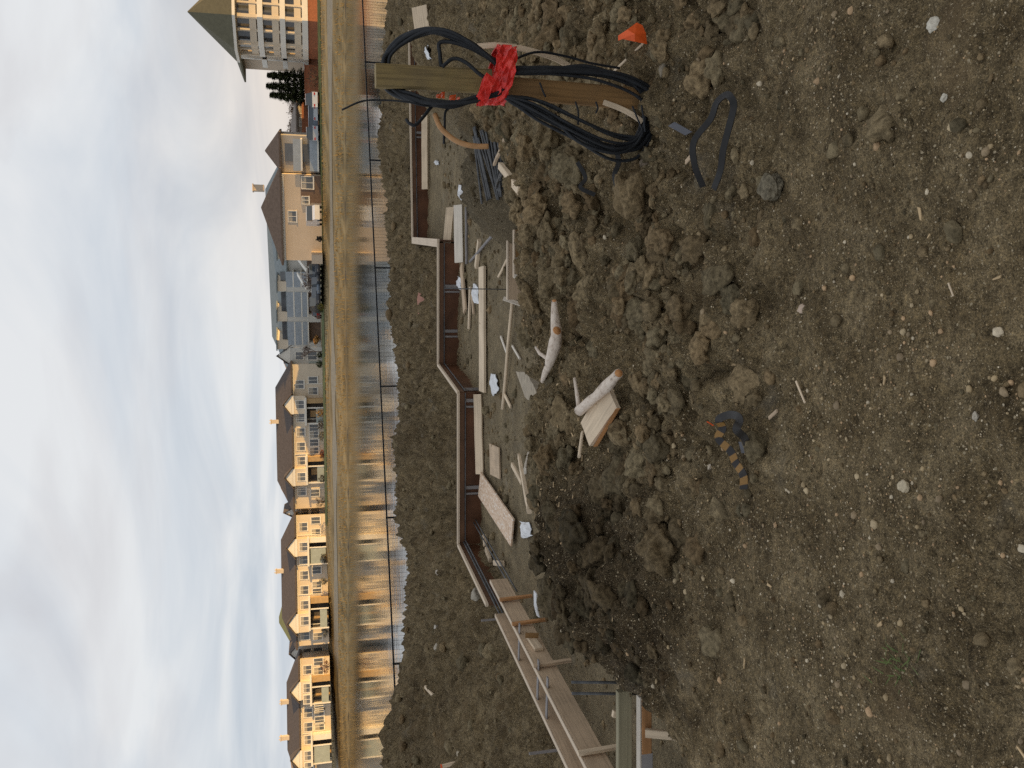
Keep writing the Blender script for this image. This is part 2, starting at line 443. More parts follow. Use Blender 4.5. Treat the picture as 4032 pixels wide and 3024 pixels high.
def struct(o): o["kind"] = "structure"; return o
def thing(name, loc, label, cat, group=None):
    o = bpy.data.objects.new(name, None); COL.objects.link(o); o.location = tuple(map(float, loc)); o.empty_display_size = .2
    return tag(o, label, cat, group)

def np_mesh(name, V, F, mat, tint=None, smooth=True, loc=(0, 0, 0)):
    me = bpy.data.meshes.new(name); V = np.asarray(V, np.float32); F = np.asarray(F, np.int32); k = F.shape[1]
    me.vertices.add(len(V)); me.vertices.foreach_set("co", V.ravel())
    me.loops.add(F.size); me.loops.foreach_set("vertex_index", F.ravel())
    me.polygons.add(len(F)); me.polygons.foreach_set("loop_start", np.arange(0, F.size, k, dtype=np.int32))
    me.polygons.foreach_set("loop_total", np.full(len(F), k, np.int32)); me.polygons.foreach_set("use_smooth", np.full(len(F), smooth))
    if tint is not None:
        a = me.attributes.new("tint", 'FLOAT_COLOR', 'POINT'); t = np.ones((len(V), 4), np.float32); t[:, :3] = tint; a.data.foreach_set("color", t.ravel())
    me.materials.append(mat); me.update(calc_edges=True); me.validate()
    o = bpy.data.objects.new(name, me); COL.objects.link(o); o.location = loc
    return o

# ------------------------------------------------------------------ ground sheet
def axis(segs):
    out = [segs[0][0]]
    for a, b, d0, d1 in segs:
        n = max(1, int(round((b - a) / ((d0 + d1) / 2)))); w = np.linspace(d0, d1, n); w = w / w.sum() * (b - a)
        out += list(a + np.cumsum(w))
    return np.array(out)
xs = axis([(-70, -14, 5, .5), (-14, -4, .16, .03), (-4, 4, .024, .024), (4, 14, .035, .1), (14, 70, .2, 5)])
ys = axis([(-40, .8, 5, .05), (.8, 6.5, .018, .020), (6.5, 12, .022, .045), (12, 24, .05, .09), (24, 36, .12, .5)])
XX, YY = np.meshgrid(xs, ys)
ZZ = height(XX.ravel(), YY.ravel())
pit, heap, rough, heap2 = masks(XX.ravel(), YY.ravel())
nx, ny = len(xs), len(ys)
idx = np.arange(nx * ny).reshape(ny, nx)
F = np.stack([idx[:-1, :-1], idx[:-1, 1:], idx[1:, 1:], idx[1:, :-1]], -1).reshape(-1, 4)
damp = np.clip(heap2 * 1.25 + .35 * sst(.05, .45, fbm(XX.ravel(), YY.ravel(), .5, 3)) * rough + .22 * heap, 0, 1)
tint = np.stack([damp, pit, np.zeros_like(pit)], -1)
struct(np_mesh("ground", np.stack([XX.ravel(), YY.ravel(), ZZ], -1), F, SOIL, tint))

# ------------------------------------------------------------------ scattered soil, stones, chips
def ico(sub):
    import bmesh
    bm = bmesh.new(); bmesh.ops.create_icosphere(bm, subdivisions=sub, radius=1)
    V = np.array([v.co[:] for v in bm.verts]); F = np.array([[v.index for v in f.verts] for f in bm.faces]); bm.free(); return V, F
ICO = {k: ico(k) for k in (1, 2, 3, 4, 5)}
def lump(sub, r, squash=(1, 1, .75), rough=.3, seed=0, freq=1.6):
    V, F = ICO[sub]; rs = np.random.default_rng(seed); o = rs.uniform(-50, 50, 3)
    d = perlin(V[:, 0] * freq + o[0], V[:, 1] * freq + o[1]) + perlin(V[:, 1] * freq + o[2], V[:, 2] * freq + o[0]) + perlin(V[:, 2] * freq - o[1], V[:, 0] * freq + o[2])
    d2 = perlin(V[:, 0] * freq * 3 + o[1], V[:, 2] * freq * 3 + V[:, 1] * 2 + o[0])
    S = V * (1 + rough * d + rough * .45 * d2)[:, None] * np.array(squash)
    a, b = rs.uniform(0, 6.28), rs.uniform(-.5, .5)
    ca, sa, cb, sb = math.cos(a), math.sin(a), math.cos(b), math.sin(b)
    S = S @ np.array([[1, 0, 0], [0, cb, sb], [0, -sb, cb]]) @ np.array([[ca, sa, 0], [-sa, ca, 0], [0, 0, 1]])
    return S * r, F
def scatter(name, pts, radii, sub_of, mat, col_of, sink=.35, squash=None, rough=.3, smooth=False):
    Vs, Fs, Ts, o = [], [], [], 0
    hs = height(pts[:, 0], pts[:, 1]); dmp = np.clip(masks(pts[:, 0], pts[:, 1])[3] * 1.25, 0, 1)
    for i, (p, r) in enumerate(zip(pts, radii)):
        sq = squash(i) if squash else (rng.uniform(.8, 1.25), rng.uniform(.8, 1.2), rng.uniform(.55, .85))
        V, F = lump(sub_of(r), r, sq, rough, seed=i + len(name) * 1000)
        Vs.append(V + np.array((p[0], p[1], hs[i] + r * (.5 - sink)))); Fs.append(F + o); o += len(V)
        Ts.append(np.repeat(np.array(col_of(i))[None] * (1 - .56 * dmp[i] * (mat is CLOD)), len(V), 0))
    return np_mesh(name, np.concatenate(Vs), np.concatenate(Fs), mat, np.concatenate(Ts), smooth)
def sample(n, x0, x1, y0, y1, wfun):
    out = []
    while sum(map(len, out)) < n:
        x, y = rng.uniform(x0, x1, 4000), rng.uniform(y0, y1, 4000)
        k = rng.uniform(0, 1, 4000) < wfun(x, y); out.append(np.stack([x[k], y[k]], -1))
    return np.concatenate(out)[:n]
def soilcol(i):
    b = rng.uniform(.65, 1.25); w = rng.uniform(-.012, .018)
    return (.200 * b + w, .150 * b, .084 * b - w * .3)
wr = lambda x, y: masks(x, y)[2] ** 1.5 * (.35 + .65 * (y < 8)) * (.25 + .75 * sst(-.1, .25, fbm(x, y, 1.1, 2) + .12))
EXC = [G(*q)[:2] for q in ((2842, 1700), (2900, 1640), (2950, 1720), (2930, 1860), (2880, 1780), (2820, 470), (2880, 400), (2800, 640), (2850, 560), (2780, 700), (2205, 1250), (2190, 1330), (2168, 1420), (2370, 1540), (2330, 1600), (2420, 1620), (2390, 1700), (2450, 1560), (2540, 140), (2510, 230), (2140, 1600), (2100, 1520), (2460, 690), (2560, 420), (2500, 560), (2335, 1750), (2612, 430), (2645, 510), (2590, 380), (2120, 1380), (2300, 1520), (2180, 1480), (2090, 1490), (2130, 1570), (2180, 1640), (2075, 930), (2080, 1000), (2085, 1080), (2095, 1140), (2062, 1185), (2470, 1470), (2500, 1440), (2120, 1960), (2135, 2000), (2100, 1900), (2600, 140), (2570, 120), (2560, 215), (2600, 190), (2510, 290), (2590, 250))]
def clear(pts, d=.17):
    m_ = np.ones(len(pts), bool)
    for e in EXC: m_ &= np.hypot(pts[:, 0] - e[0], pts[:, 1] - e[1]) > d * (.7 if e[1] < 4.2 else 1)
    return pts[m_]
big = clear(sample(1150, -1.9, 2.9, 2.8, 8, lambda x, y: masks(x, y)[2] ** 2 * (.3 + .7 * sst(-.1, .2, fbm(x, y, 1.1, 2)))), .24)
rb = np.clip(.03 * rng.pareto(2.1, len(big)) + .032, 0, np.where(big[:, 1] < 3.7, .07, .105))
tag(scatter("dug_lumps", big, rb, lambda r: 4 if r > .07 else 3, CLOD, lambda i: tuple(v * .97 for v in soilcol(i)), .55, rough=.5, smooth=True), "big broken lumps of dug clay heaped round the post and cut edge", "soil lumps", kind="stuff")
pts = clear(sample(3800, -3, 5, 2.0, 9, wr), .12)
rad = np.clip(.009 * rng.pareto(1.9, len(pts)) + .008, 0, .06)
tag(scatter("soil_clods", pts, rad, lambda r: 3 if r > .035 else 2, CLOD, soilcol, .45, rough=.5, smooth=True), "crumbly brown clods of dug soil over the rough ground", "soil clods", kind="stuff")
pts = sample(900, -10, 16, 8, 24, lambda x, y: masks(x, y)[1] * (y < np.interp(x, CX, CY) + .5))
rad = np.clip(.022 * rng.pareto(2.4, len(pts)) + .02, 0, .12)
tag(scatter("berm_clods", pts, rad, lambda r: 2, CLOD, soilcol, .42, rough=.35, smooth=True), "lumpy clods on the spoil bank behind the forms", "soil clods", kind="stuff")
def pebcol(i):
    k = rng.integers(0, 5); b = rng.uniform(.75, 1.1)
    c = [(.48, .37, .22), (.42, .31, .17), (.60, .50, .35), (.50, .33, .18), (.30, .22, .13)][k]
    return tuple(x * b for x in c)
pts = sample(13000, -2.6, 2.6, 1.0, 6.5, lambda x, y: (.25 + .75 * sst(-.25, .3, fbm(x, y, 1.3, 3))) * (1 - .55 * masks(x, y)[2]) * np.clip(2.3 / y, .25, 1))
rad = np.clip(.0016 * rng.pareto(2.3, len(pts)) + .0022, 0, .013)
tag(scatter("gravel", pts, rad, lambda r: 2 if r > .009 else 1, STONE, pebcol, .25, rough=.3, smooth=True), "small pale pebbles strewn over the bare soil", "gravel", kind="stuff")
# crumbs of soil over the flatter ground
pts = sample(6500, -2.8, 3.0, 1.0, 6.2, lambda x, y: .4 + .6 * sst(-.2, .3, fbm(x + 9, y, 1.7, 3)))
rad = np.clip(.0035 * rng.pareto(2.0, len(pts)) + .0045, 0, .03)
tag(scatter("soil_crumbs", pts, rad, lambda r: 2 if r > .016 else 1, CLOD, soilcol, .3, rough=.3, smooth=True), "fine crumbs of soil over the trampled ground", "soil crumbs", kind="stuff")
pts = sample(1500, -4, 8, 6.2, 15, lambda x, y: masks(x, y)[0] * (.15 + .85 * sst(-.15, .35, fbm(x + 4, y, .8, 3))))
rad = np.clip(.008 * rng.pareto(1.9, len(pts)) + .008, 0, .06)
tag(scatter("pit_crumbs", pts, rad, lambda r: 2 if r > .02 else 1, CLOD, soilcol, .35, rough=.34, smooth=True), "crumbs of soil dropped over the packed pit floor", "soil crumbs", kind="stuff")
# wood chips and straw
V, Fc, T = [], [], []
wp = np.concatenate([sample(240, -1.4, .6, 4.2, 7, lambda x, y: np.exp(-((x + .5) / .7) ** 2 - ((y - 5.4) / .8) ** 2)), sample(60, -2, 2, 1.2, 6, lambda x, y: 0 * x + .5)])
for p in wp:
    L, w = rng.uniform(.006, .024), rng.uniform(.002, .006); a = rng.uniform(0, 6.28); t = np.array((math.cos(a), math.sin(a), rng.uniform(-.2, .2))); s_ = np.array((-t[1], t[0], 0)) ; u = np.array((0, 0, .0015))
    c = np.array((p[0], p[1], H(p[0], p[1]) + .008)); o = len(V)
    for sg in (-1, 1):
        for q in ((-L, -w), (L * .8, -w * .7), (L, w * .4), (-L * .7, w)): V.append(c + t * q[0] + s_ * q[1] + u * sg)
    Fc += [(o + 4, o + 5, o + 6, o + 7), (o + 3, o + 2, o + 1, o)] + [(o + i, o + (i + 1) % 4, o + 4 + (i + 1) % 4, o + 4 + i) for i in range(4)]
    b = rng.uniform(.7, 1.1); T += [(.60 * b, .43 * b, .24 * b)] * 8
tag(np_mesh("wood_chips", V, Fc, CHIP, np.array(T), False), "splinters and chips of fresh wood around the logs", "wood chips", kind="stuff")

# countable stones
STONES = [(3170, 1217, 20, (.62, .47, .35), "small peach coloured stone with flat face"), (3600, 1914, 24, (.60, .50, .34), "pale whitish stone, largest in the near gravel"),
          (3720, 103, 26, (.70, .64, .52), "bright white broken stone near the edge of the clods"), (2290, 1630, 14, (.66, .58, .52), "small pale stone beside the forked log"),
          (1747, 2253, 11, (.60, .52, .42), "pale round stone on the spoil bank near the angled form"), (1735, 2467, 12, (.60, .54, .45), "whitest stone on the spoil bank slope"),
          (1729, 2547, 16, (.46, .40, .31), "long tan stone on the spoil bank slope"), (1822, 2964, 12, (.55, .46, .33), "tan stone beside the orange topped stake"),
          (2640, 270, 28, (.34, .28, .20), "large brown clay lump right of the cable coil"), (2575, 640, 46, (.36, .28, .20), "large rounded clay lump under the coil end"),
          (3050, 735, 62, (.30, .255, .175), "large smooth clay boulder with chip on it"), (2500, 1262, 34, (.36, .28, .205), "reddish clod right of the bark log"),
          (1890, 2342, 26, (.42, .37, .29), "grey rock wedged beside the long boards"), (3735, 385, 15, (.66, .60, .48), "little white stone in the fine gravel"), (3885, 1640, 16, (.52, .46, .36), "cream pebble, brightest of a loose cluster"), (2800, 1838, 12, (.6, .5, .38), "oval cream pebble beside the striped strap")]
for i, (sx, sy, rpx, c, lab) in enumerate(STONES):
    g = G(sx, sy); r = rpx * m_per_px(math.dist(g, EYE))
    lumpy = rpx >= 30 and i != 12
    if lumpy: c = tuple(v * .62 for v in c); r *= .9
    V, F_ = lump(5 if lumpy else 4, r, (1, .85, .6), .42 if lumpy else .3, seed=900 + i, freq=1.35)
    o = np_mesh("stone" if rpx < 30 or i == 12 else "clay_lump", V, F_, STONE if rpx < 30 else CLOD, np.repeat(np.array(c)[None] * (1.0 if lumpy else .82), len(V), 0), True, (g[0], g[1], g[2] + r * (.08 if lumpy else .2)))
    tag(o, lab, "stone" if rpx < 30 else "soil lump")
# pink block on the bank
g = G(1660, 1195); bl = MB(); sc = m_per_px(g[1])
bl.slab([np.array((g[0] + a * sc, g[1] - .02 + b * .1, g[2] + c * sc)) for a, b, c in ((-44, 0, -10), (44, 0, -16), (46, .3, 9), (18, .4, 15), (-42, .4, 12))], .10, (0, 1, -.25))
tag(bl.build("foam_block", simple("pink_foam", (.62, .33, .25, 1), .8, .12, 20, bmp=.003)), "pink block lying on the spoil bank behind the forms", "block")

# ------------------------------------------------------------------ concrete forms round the dig
def V3(p, dz=0, dx=0, dy=0): return np.array((p[0] + dx, p[1] + dy, p[2] + dz))
FORM_LABELS = ["dark brown form wall farthest right behind the cable coil", "dark form run beyond the jog, pale strip on top, end to the right",
               None, "dark brown form wall in the middle of the dig, beside long planks", "short angled dark form left of the middle run",
               "longest lit brown form run with a grey tie near its middle", "angled dark form leading to the two tan boards"]
def form_run(a, b, label, name="form_wall", ties=(), top=.035):
    a, b = np.array(a), np.array(b); t = (b - a) / np.linalg.norm(b - a); nrm = np.array((-t[1], t[0], 0))
    if nrm[1] > 0: nrm = -nrm                      # towards the camera
    mid = (a + b) / 2
    th = thing(name, (mid[0], mid[1], FLOOR), label, "formwork", "dark formwork panels of the footing")
    L = np.linalg.norm(b - a); up, lo = MB(), MB()
    lo.bar(V3(a - nrm * .012, -.235), V3(b - nrm * .012, -.235), .02, .27, bev=.001)
    lo.build("panel_face", FORMPLY, th)
    up.bar(V3(a, -.0705), V3(b, -.0705), .026, .070, bev=.002); up.build("upper_band", FORMPLY_L, th)
    MB().bar(V3(a, -top / 2), V3(b, -top / 2), .05, top, bev=.003).build("top_edge", W_EDGE, th)
    wl = MB(); wl.bar(V3(a + nrm * .03, -.115), V3(b + nrm * .03, -.115), .014, .014, bev=.003); wl.build("waler_rod", REBAR, th)
    for k in ties:
        p = a + (b - a) * k
        MB().bar(V3(p + nrm * .012, -.12), V3(p + nrm * .012, -.40), .05, .014, up=nrm, bev=.002).build("tie", STEELTIE, th)
        MB().bar(V3(p + nrm * .012 + t * .09, -.12), V3(p + nrm * .012 + t * .09, -.40), .03, .012, up=nrm, bev=.002).build("tie", STEELTIE, th)
    return th
for i in range(len(FORM) - 1):
    if i in (0, 2): continue
    a, b = FORM[i], FORM[i + 1]
    form_run(a, b, FORM_LABELS[i], ties={3: (.35, .72), 5: (.62, .05), 4: (.9,), 1: (.55,)}.get(i, ()))
# the jog: its pale lumber top is seen end on
th = thing("form_wall", (FORM[2][0], (FORM[2][1] + FORM[3][1]) / 2, FLOOR), "short return form with a broad pale top joining two dark runs", "formwork", "dark formwork panels of the footing")
MB().bar(V3(FORM[2], -.02), V3(FORM[3], -.02), .13, .04).build("top_edge", W_EDGE, th)
MB().bar(V3(FORM[2], -.22, .04), V3(FORM[3], -.22, .04), .025, .34).build("panel_face", FORMPLY, th)
# rebar laid in the trench along the angled form
a, b = FORM[6], FORM[7]; t = (b - a) / np.linalg.norm(b - a); nrm = np.array((-t[1], t[0], 0)); nrm = nrm if nrm[1] < 0 else -nrm
for k, (off, dz, lab) in enumerate(((.05, -.09, "upper steel bar inside the angled dark form"), (.085, -.115, "second steel bar just under the upper one in the angled form"), (.33, -.24, "lower steel bar at the foot of the angled form"), (.37, -.265, "lowest steel bar at the foot of the angled form"))):
    p0, p1 = a + nrm * off + (0, 0, dz), b + nrm * off + t * .5 + (0, 0, dz)
    tag(MB().tube([p0 + (p1 - p0) * q for q in np.linspace(0, 1, 8)], .010, 6).build("steel_bar", REBAR), lab, "rebar", "steel bars laid in the footing")

# two long boards running towards the left foreground, with stakes
def long_form(a, b, h, mat, label, name="form_board"):
    a, b = np.array(a), np.array(b)
    th = thing(name, ((a + b) / 2)[:2].tolist() + [FLOOR], label, "form board")
    n = 3; d = (b - a) / n
    for i in range(n):
        p, q = a + d * i, a + d * (i + 1) - d * .003
        MB().bar(V3(p, -h / 2 - .008 - .002 * i), V3(q, -h / 2 - .008 - .002 * i), .036 + .002 * (i % 2), h, bev=.003).build("board", mat, th)
    MB().bar(V3(a, -.003), V3(b, -.003), .042, .012, bev=.002).build("top_edge", W_EDGE, th)
    return th
B0, B1 = P(1929, 2288, FTOP), P(2305, 3024, FTOP); B2 = B1 + (B1 - B0) * .7
A2b = A1 + (A1 - A0) * .7
long_form(B0, B2, .20, W_TAN, "front tan form board on stakes, running down the left side")
long_form(A0, A2b, .20, W_TAN, "rear tan form board, parallel behind the staked one")
def along(p, q, sy, table):  # world point of the board top that shows at picture row sy
    best = min(np.linspace(0, 1.2, 600), key=lambda k: abs(project(p + (q - p) * k)[1] - sy)); return p + (q - p) * best
def project(w):
    d = np.asarray(w, float) - EYE; z = d @ fwd
    return 2016 - FS * (d @ upv2) / z, 1512 - FS * (d @ rgt2) / z
bt = (B1 - B0) / np.linalg.norm(B1 - B0); bn = np.array((-bt[1], bt[0], 0)); bn = bn if bn @ (EYE - B0) > 0 else -bn
for sy, m, lab in ((2376, W_ORANGE, "orange brown stake nearest the far end of the front form board"), (2473, W_ORANGE, "second orange brown stake along the front form board"),
                   (2638, W_TAN, "thin tan stake half way along the front form board"), (2987, W_PALE, "pale thick stake at the near end of the front form board")):
    p = along(B0, B1, sy, 0) + bn * .045
    tag(MB().bar(V3(p, .02), V3(p, -.62, bn[0] * .03, bn[1] * .03), .045, .03, up=bn, wob=.001).build("stake", m), lab, "stake", "stakes along the form boards")
p = along(B0, B1, 2520, 0) + bn * .04
tag(MB().bar(V3(p, -.10), V3(p + bt * .30, -.12), .03, .09, wob=.002).build("cleat_board", W_PALE), "pale scab board nailed over a joint of the front form board", "board")
p = along(B0, B1, 2530, 0) + bn * .075
tag(MB().bar(V3(p, -.04), V3(p + bt * .03, -.17), .05, .03).build("wood_block", W_STAKE), "small dark brown block stuck to the front form board", "wood block")
an = bn
for sy, lab in ((2376, "grey stake behind the far end of the rear board"), (2934, "grey rod behind the near part of the rear board")):
    p = along(A0, A1, sy, 0) - an * .05
    tag(MB().bar(V3(p, .24 if sy > 2500 else .16), V3(p, -.3), .022, .022).build("grey_stake", STEELTIE), lab, "stake", "stakes along the form boards")
# spacers between the two boards
for sy in (2605, 2760, 2835):
    p = along(A0, A1, sy, 0); q = p + bn * .42
    tag(MB().bar(V3(p, -.02), V3(q, -.02), .05, .012).build("spacer_strap", STEELTIE), {2605: "dark metal spacer across the boards nearest their far end", 2760: "middle metal spacer across the two form boards", 2835: "metal spacer across the boards nearest the camera"}[sy], "form spacer", "spacers across the form boards")
# lumber blocks in the corner of the angled form
for pts_, lab in (((1921, 2105, 1925, 2150), "small block of lumber in the form corner, upper one"), ((1930, 2160, 1946, 2205), "small block in the form corner, middle one"), ((1962, 2215, 1996, 2218), "pale short block in the form corner beside the soil edge")):
    a, b = G(pts_[0], pts_[1], .05), G(pts_[2], pts_[3], .05)
    tag(MB().bar(a, b, .07, .04).build("lumber_block", W_PALE), lab, "wood block", "lumber blocks in the form corner")

# ------------------------------------------------------------------ loose lumber and litter on the pit floor
def lie(name, p, q, w, h, mat, label, cat, lift=0, group=None, roll=0, wob=.002):
    a, b = G(*p), G(*q); z = h / 2 + lift + .004 + abs(w / 2 * math.sin(roll)) * .9
    up = (0, -math.sin(roll), math.cos(roll)) if roll else (0, 0, 1)
    return tag(MB().bar(V3(a, z), V3(b, z), w, h, up=up, wob=wob).build(name, mat), label, cat, group)
lg = "planks and boards strewn over the dig"
lie("plank", (1793, 818), (1800, 1000), .14, .04, W_PALE, "pale plank at the foot of the middle dark form, right half", "plank", .0, lg, 1.0)
lie("plank", (1800, 990), (1803, 1300), .13, .04, W_PALE, "pale plank at the foot of the middle dark form, left half", "plank", .0, lg, 1.0)
lie("plank", (1825, 808), (1829, 1034), .15, .035, W_WHITE, "whitest wide plank lying before the pale planks", "plank", .0, lg, .9)
lie("plank", (1909, 1050), (1911, 1542), .34, .038, W_PALE, "long single plank lying across the middle of the pit floor", "plank", .01, lg)
lie("plank", (1692, 455), (1693, 746), .13, .04, W_PALE, "pale plank along the foot of the far right form", "plank", .02, lg, 1.0)
lie("plank", (1699, 30), (1700, 112), .22, .04, W_PALE, "short pale board in front of the far right form", "plank", .02, lg, 1.0)
lie("plank", (1900, 1552), (1908, 1866), .13, .04, W_PALE, "pale board along the foot of the longest form run", "plank", .0, lg, .8)
lie("short_stick", (1884, 1052), (1897, 946), .09, .05, W_PALE, "short pale stick with orange end above the long plank", "wood offcut", 0, lg)
lie("board_offcut", (1830, 1045), (1846, 1225), .20, .03, W_TAN, "tan board angled beside the white wide plank", "board", .03, lg)
lie("board_offcut", (1860, 1130), (1854, 1295), .07, .03, W_PALE, "narrow tapering board beside the long plank", "board", .01, lg)
lie("board_offcut", (1868, 1160), (1874, 1235), .05, .03, W_TAN, "thin tan sliver of board beside the narrow tapering board", "board", .01, lg)
for (p, q, r, m, lab) in (((1936, 908), (1990, 1610), .021, W_PALE, "long pale round pole lying across the pit floor"), ((1960, 915), (1974, 1090), .016, W_PALE, "thin pale pole beside the right end of the long one"),
                          ((1845, 815), (1848, 1040), .022, STEELTIE, "grey pipe beside the white plank"), ((1857, 815), (1861, 1030), .020, STEELTIE, "second grey pipe nearer the camera than the first")):
    a, b = G(*p), G(*q); n = 14
    pts_ = [a + (b - a) * k for k in np.linspace(0, 1, n)]
    zz = np.linspace(min(a[2], FLOOR + .05), min(b[2], FLOOR + .05), n) + r + .012
    tag(MB().tube([(c[0], c[1], zz[i] + .002 * math.sin(i)) for i, c in enumerate(pts_)], r, 10).build("pole" if m is W_PALE else "pipe", m), lab, "pole" if m is W_PALE else "pipe")
# flake board, plywood and plastic
def flat_piece(name, px, th_, mat, label, cat, lift=.02, group=None, jag=0, zf=None):
    top = [P(p[0], p[1], zf(p[0])) if zf else G(*p) for p in px]; zz = np.mean([t_[2] for t_ in top]) + lift + th_
    n_ = len(top); c = sum(top) / n_
    # keep the tilt of the ground under it
    A = np.array([[t_[0] - c[0], t_[1] - c[1]] for t_ in top]); B = np.array([t_[2] - c[2] for t_ in top]); k, *_ = np.linalg.lstsq(A, B, rcond=None)
    pts_ = [np.array((t_[0], t_[1], zz + k @ (t_[:2] - c[:2]))) for t_ in top]
    if jag:
        q = []
        for i in range(n_):
            for u in (0, .33, .66):
                v = pts_[i] * (1 - u) + pts_[(i + 1) % n_] * u
                if u: v = v + np.array((random.uniform(-1, 1), random.uniform(-1, 1), 0)) * jag
                q.append(v)
        pts_ = q
    for v in pts_: v[2] = zz + k @ (v[:2] - c[:2])
    ar = sum(pts_[i][0] * pts_[(i + 1) % len(pts_)][1] - pts_[(i + 1) % len(pts_)][0] * pts_[i][1] for i in range(len(pts_)))
    if ar < 0: pts_ = pts_[::-1]
    return tag(MB().slab(pts_, th_).build(name, mat), label, cat, group)
flat_piece("flake_board", [(1911, 1858), (2044, 2042), (2034, 2150), (1901, 1952)], .02, OSB, "pink tan flake board sheet slanting from the form to the pit floor", "board", .05)
flat_piece("plywood_offcut", [(1937, 1746), (1974, 1762), (1978, 1886), (1940, 1868)], .02, W_TAN, "small square plywood offcut on the pit floor by the longest form", "board", .015)
for i, (px, lab) in enumerate((([(2062, 2052), (2092, 2058), (2104, 2110), (2086, 2150), (2066, 2120)], "crumpled white plastic on the pit floor by the flake board"),
                               ([(1941, 1472), (1962, 1476), (1972, 1540), (1964, 1575), (1948, 1560)], "white plastic scrap beside the left end of the pole"),
                               ([(1869, 1118), (1888, 1122), (1892, 1195), (1878, 1190)], "white plastic scrap beside the right end of the long plank"),
                               ([(1811, 1088), (1824, 1094), (1826, 1140), (1814, 1136)], "white plastic scrap between pale planks and tan board"),
                               ([(1816, 728), (1838, 735), (1838, 790), (1820, 786)], "white plastic sheet bit at the right end of the wide white plank"),
                               ([(1700, 180), (1716, 184), (1716, 235), (1703, 230)], "white scrap seen through the cable loop"),
                               ([(1720, 630), (1734, 634), (1734, 650), (1724, 648)], "tiny white scrap before the far right form"))):
    top = [G(*p) for p in px]; c = sum(top) / len(top); mb = MB(); n_ = 7; grid = []
    for a in range(n_):
        for b in range(n_):
            u, v = a / (n_ - 1), b / (n_ - 1); q = (top[0] * (1 - u) + top[1] * u) * (1 - v) + (top[-1] * (1 - u) + top[2] * u) * v
            grid.append(q + np.array((random.uniform(-.01, .01), random.uniform(-.02, .02), .03 + .05 * math.sin(math.pi * u) * math.sin(math.pi * v) + random.uniform(-.014, .014))))
    for dz in (0, -.006):
        mb.add([g + (0, 0, dz) for g in grid], [(a * n_ + b, (a + 1) * n_ + b, (a + 1) * n_ + b + 1, a * n_ + b + 1) if dz else (a * n_ + b, a * n_ + b + 1, (a + 1) * n_ + b + 1, (a + 1) * n_ + b) for a in range(n_ - 1) for b in range(n_ - 1)])
    tag(mb.build("plastic_scrap", PLASTIC), lab, "plastic", "white plastic scraps in the dig")
lie("stick", (2075, 1795), (2132, 2006), .06, .035, W_PALE, "longest pale stick near the chips, crossed by a shorter one", "stick", .07, "loose pale sticks")
lie("stick", (2051, 1828), (2092, 1900), .055, .03, W_PALE, "short pale stick crossing the longest one", "stick", .08, "loose pale sticks")
lie("stick", (2108, 1780), (2142, 1852), .045, .02, W_WHITE, "short pinkish stick right of the crossed pair", "stick", .06, "loose pale sticks")
lie("stick", (2108, 1664), (2125, 1756), .035, .025, W_WHITE, "thin whitish stick beside the grey slab", "stick", .01, "loose pale sticks")
lie("stick", (1982, 1325), (2006, 1395), .035, .02, W_WHITE, "short white stick beside the long pole", "stick", .01, "loose pale sticks")
lie("stick", (2026, 1362), (2056, 1412), .03, .02, W_WHITE, "short white stick with orange tip right of the pole", "stick", .01, "loose pale sticks")
lie("stick", (1994, 1548), (2018, 1602), .05, .02, W_PALE, "pale offcut touching the left end of the pole", "stick", .01, "loose pale sticks")
lie("stick", (2036, 655), (2092, 755), .055, .04, W_PALE, "pale stick on the edge of the heap below the steel bars", "stick", .02, "loose pale sticks")
lie("stick", (1964, 655), (2010, 545), .03, .03, W_TAN, "bent tan stick on the heap of soil", "stick", .02, "loose pale sticks")
lie("wood_chunk", (2322, 1702), (2348, 1795), .035, .016, W_PALE, "yellowish wood splinter below the bark slab", "wood splinter", .006)
lie("wood_chunk", (2722, 640), (2768, 618), .022, .01, W_TAN, "small tan chip between two black straps", "wood splinter", .01)
lie("wood_chunk", (3046, 1645), (3092, 1618), .014, .006, W_TAN, "short tan splinter in the fine gravel", "wood splinter", .004)
lie("wood_chunk", (3165, 1500), (3200, 1585), .008, .005, W_PALE, "frayed yellow straw splinter in the fine gravel", "wood splinter", .006)
lie("wood_chunk", (3772, 1115), (3795, 1165), .005, .004, W_PALE, "thin yellow straw near the lower edge", "wood splinter", .006)
lie("wood_chunk", (1718, 2740), (1712, 2700), .05, .03, W_PALE, "wood offcut on the spoil bank slope", "wood splinter", .01)
flat_piece("white_sliver", [(2138, 2322), (2148, 2335), (2152, 2400), (2160, 2428), (2150, 2420), (2140, 2380)], .012, PLASTIC, "white sliver stuck in the top of the dark soil hummock", "plastic", .09)
# slab of pale grey bark/soil
o = flat_piece("mud_slab", [(2052, 1462), (2110, 1470), (2148, 1545), (2192, 1640), (2178, 1660), (2128, 1600), (2096, 1560)], .07, simple("mud_slab", (.36, .30, .22, 1), .9, .3, 14, bmp=.01), "flat grey tan slab lying beside the forked white log", "slab", .0, jag=.025, zf=lambda sx: -.46 + (sx - 2052) / 140 * .44)

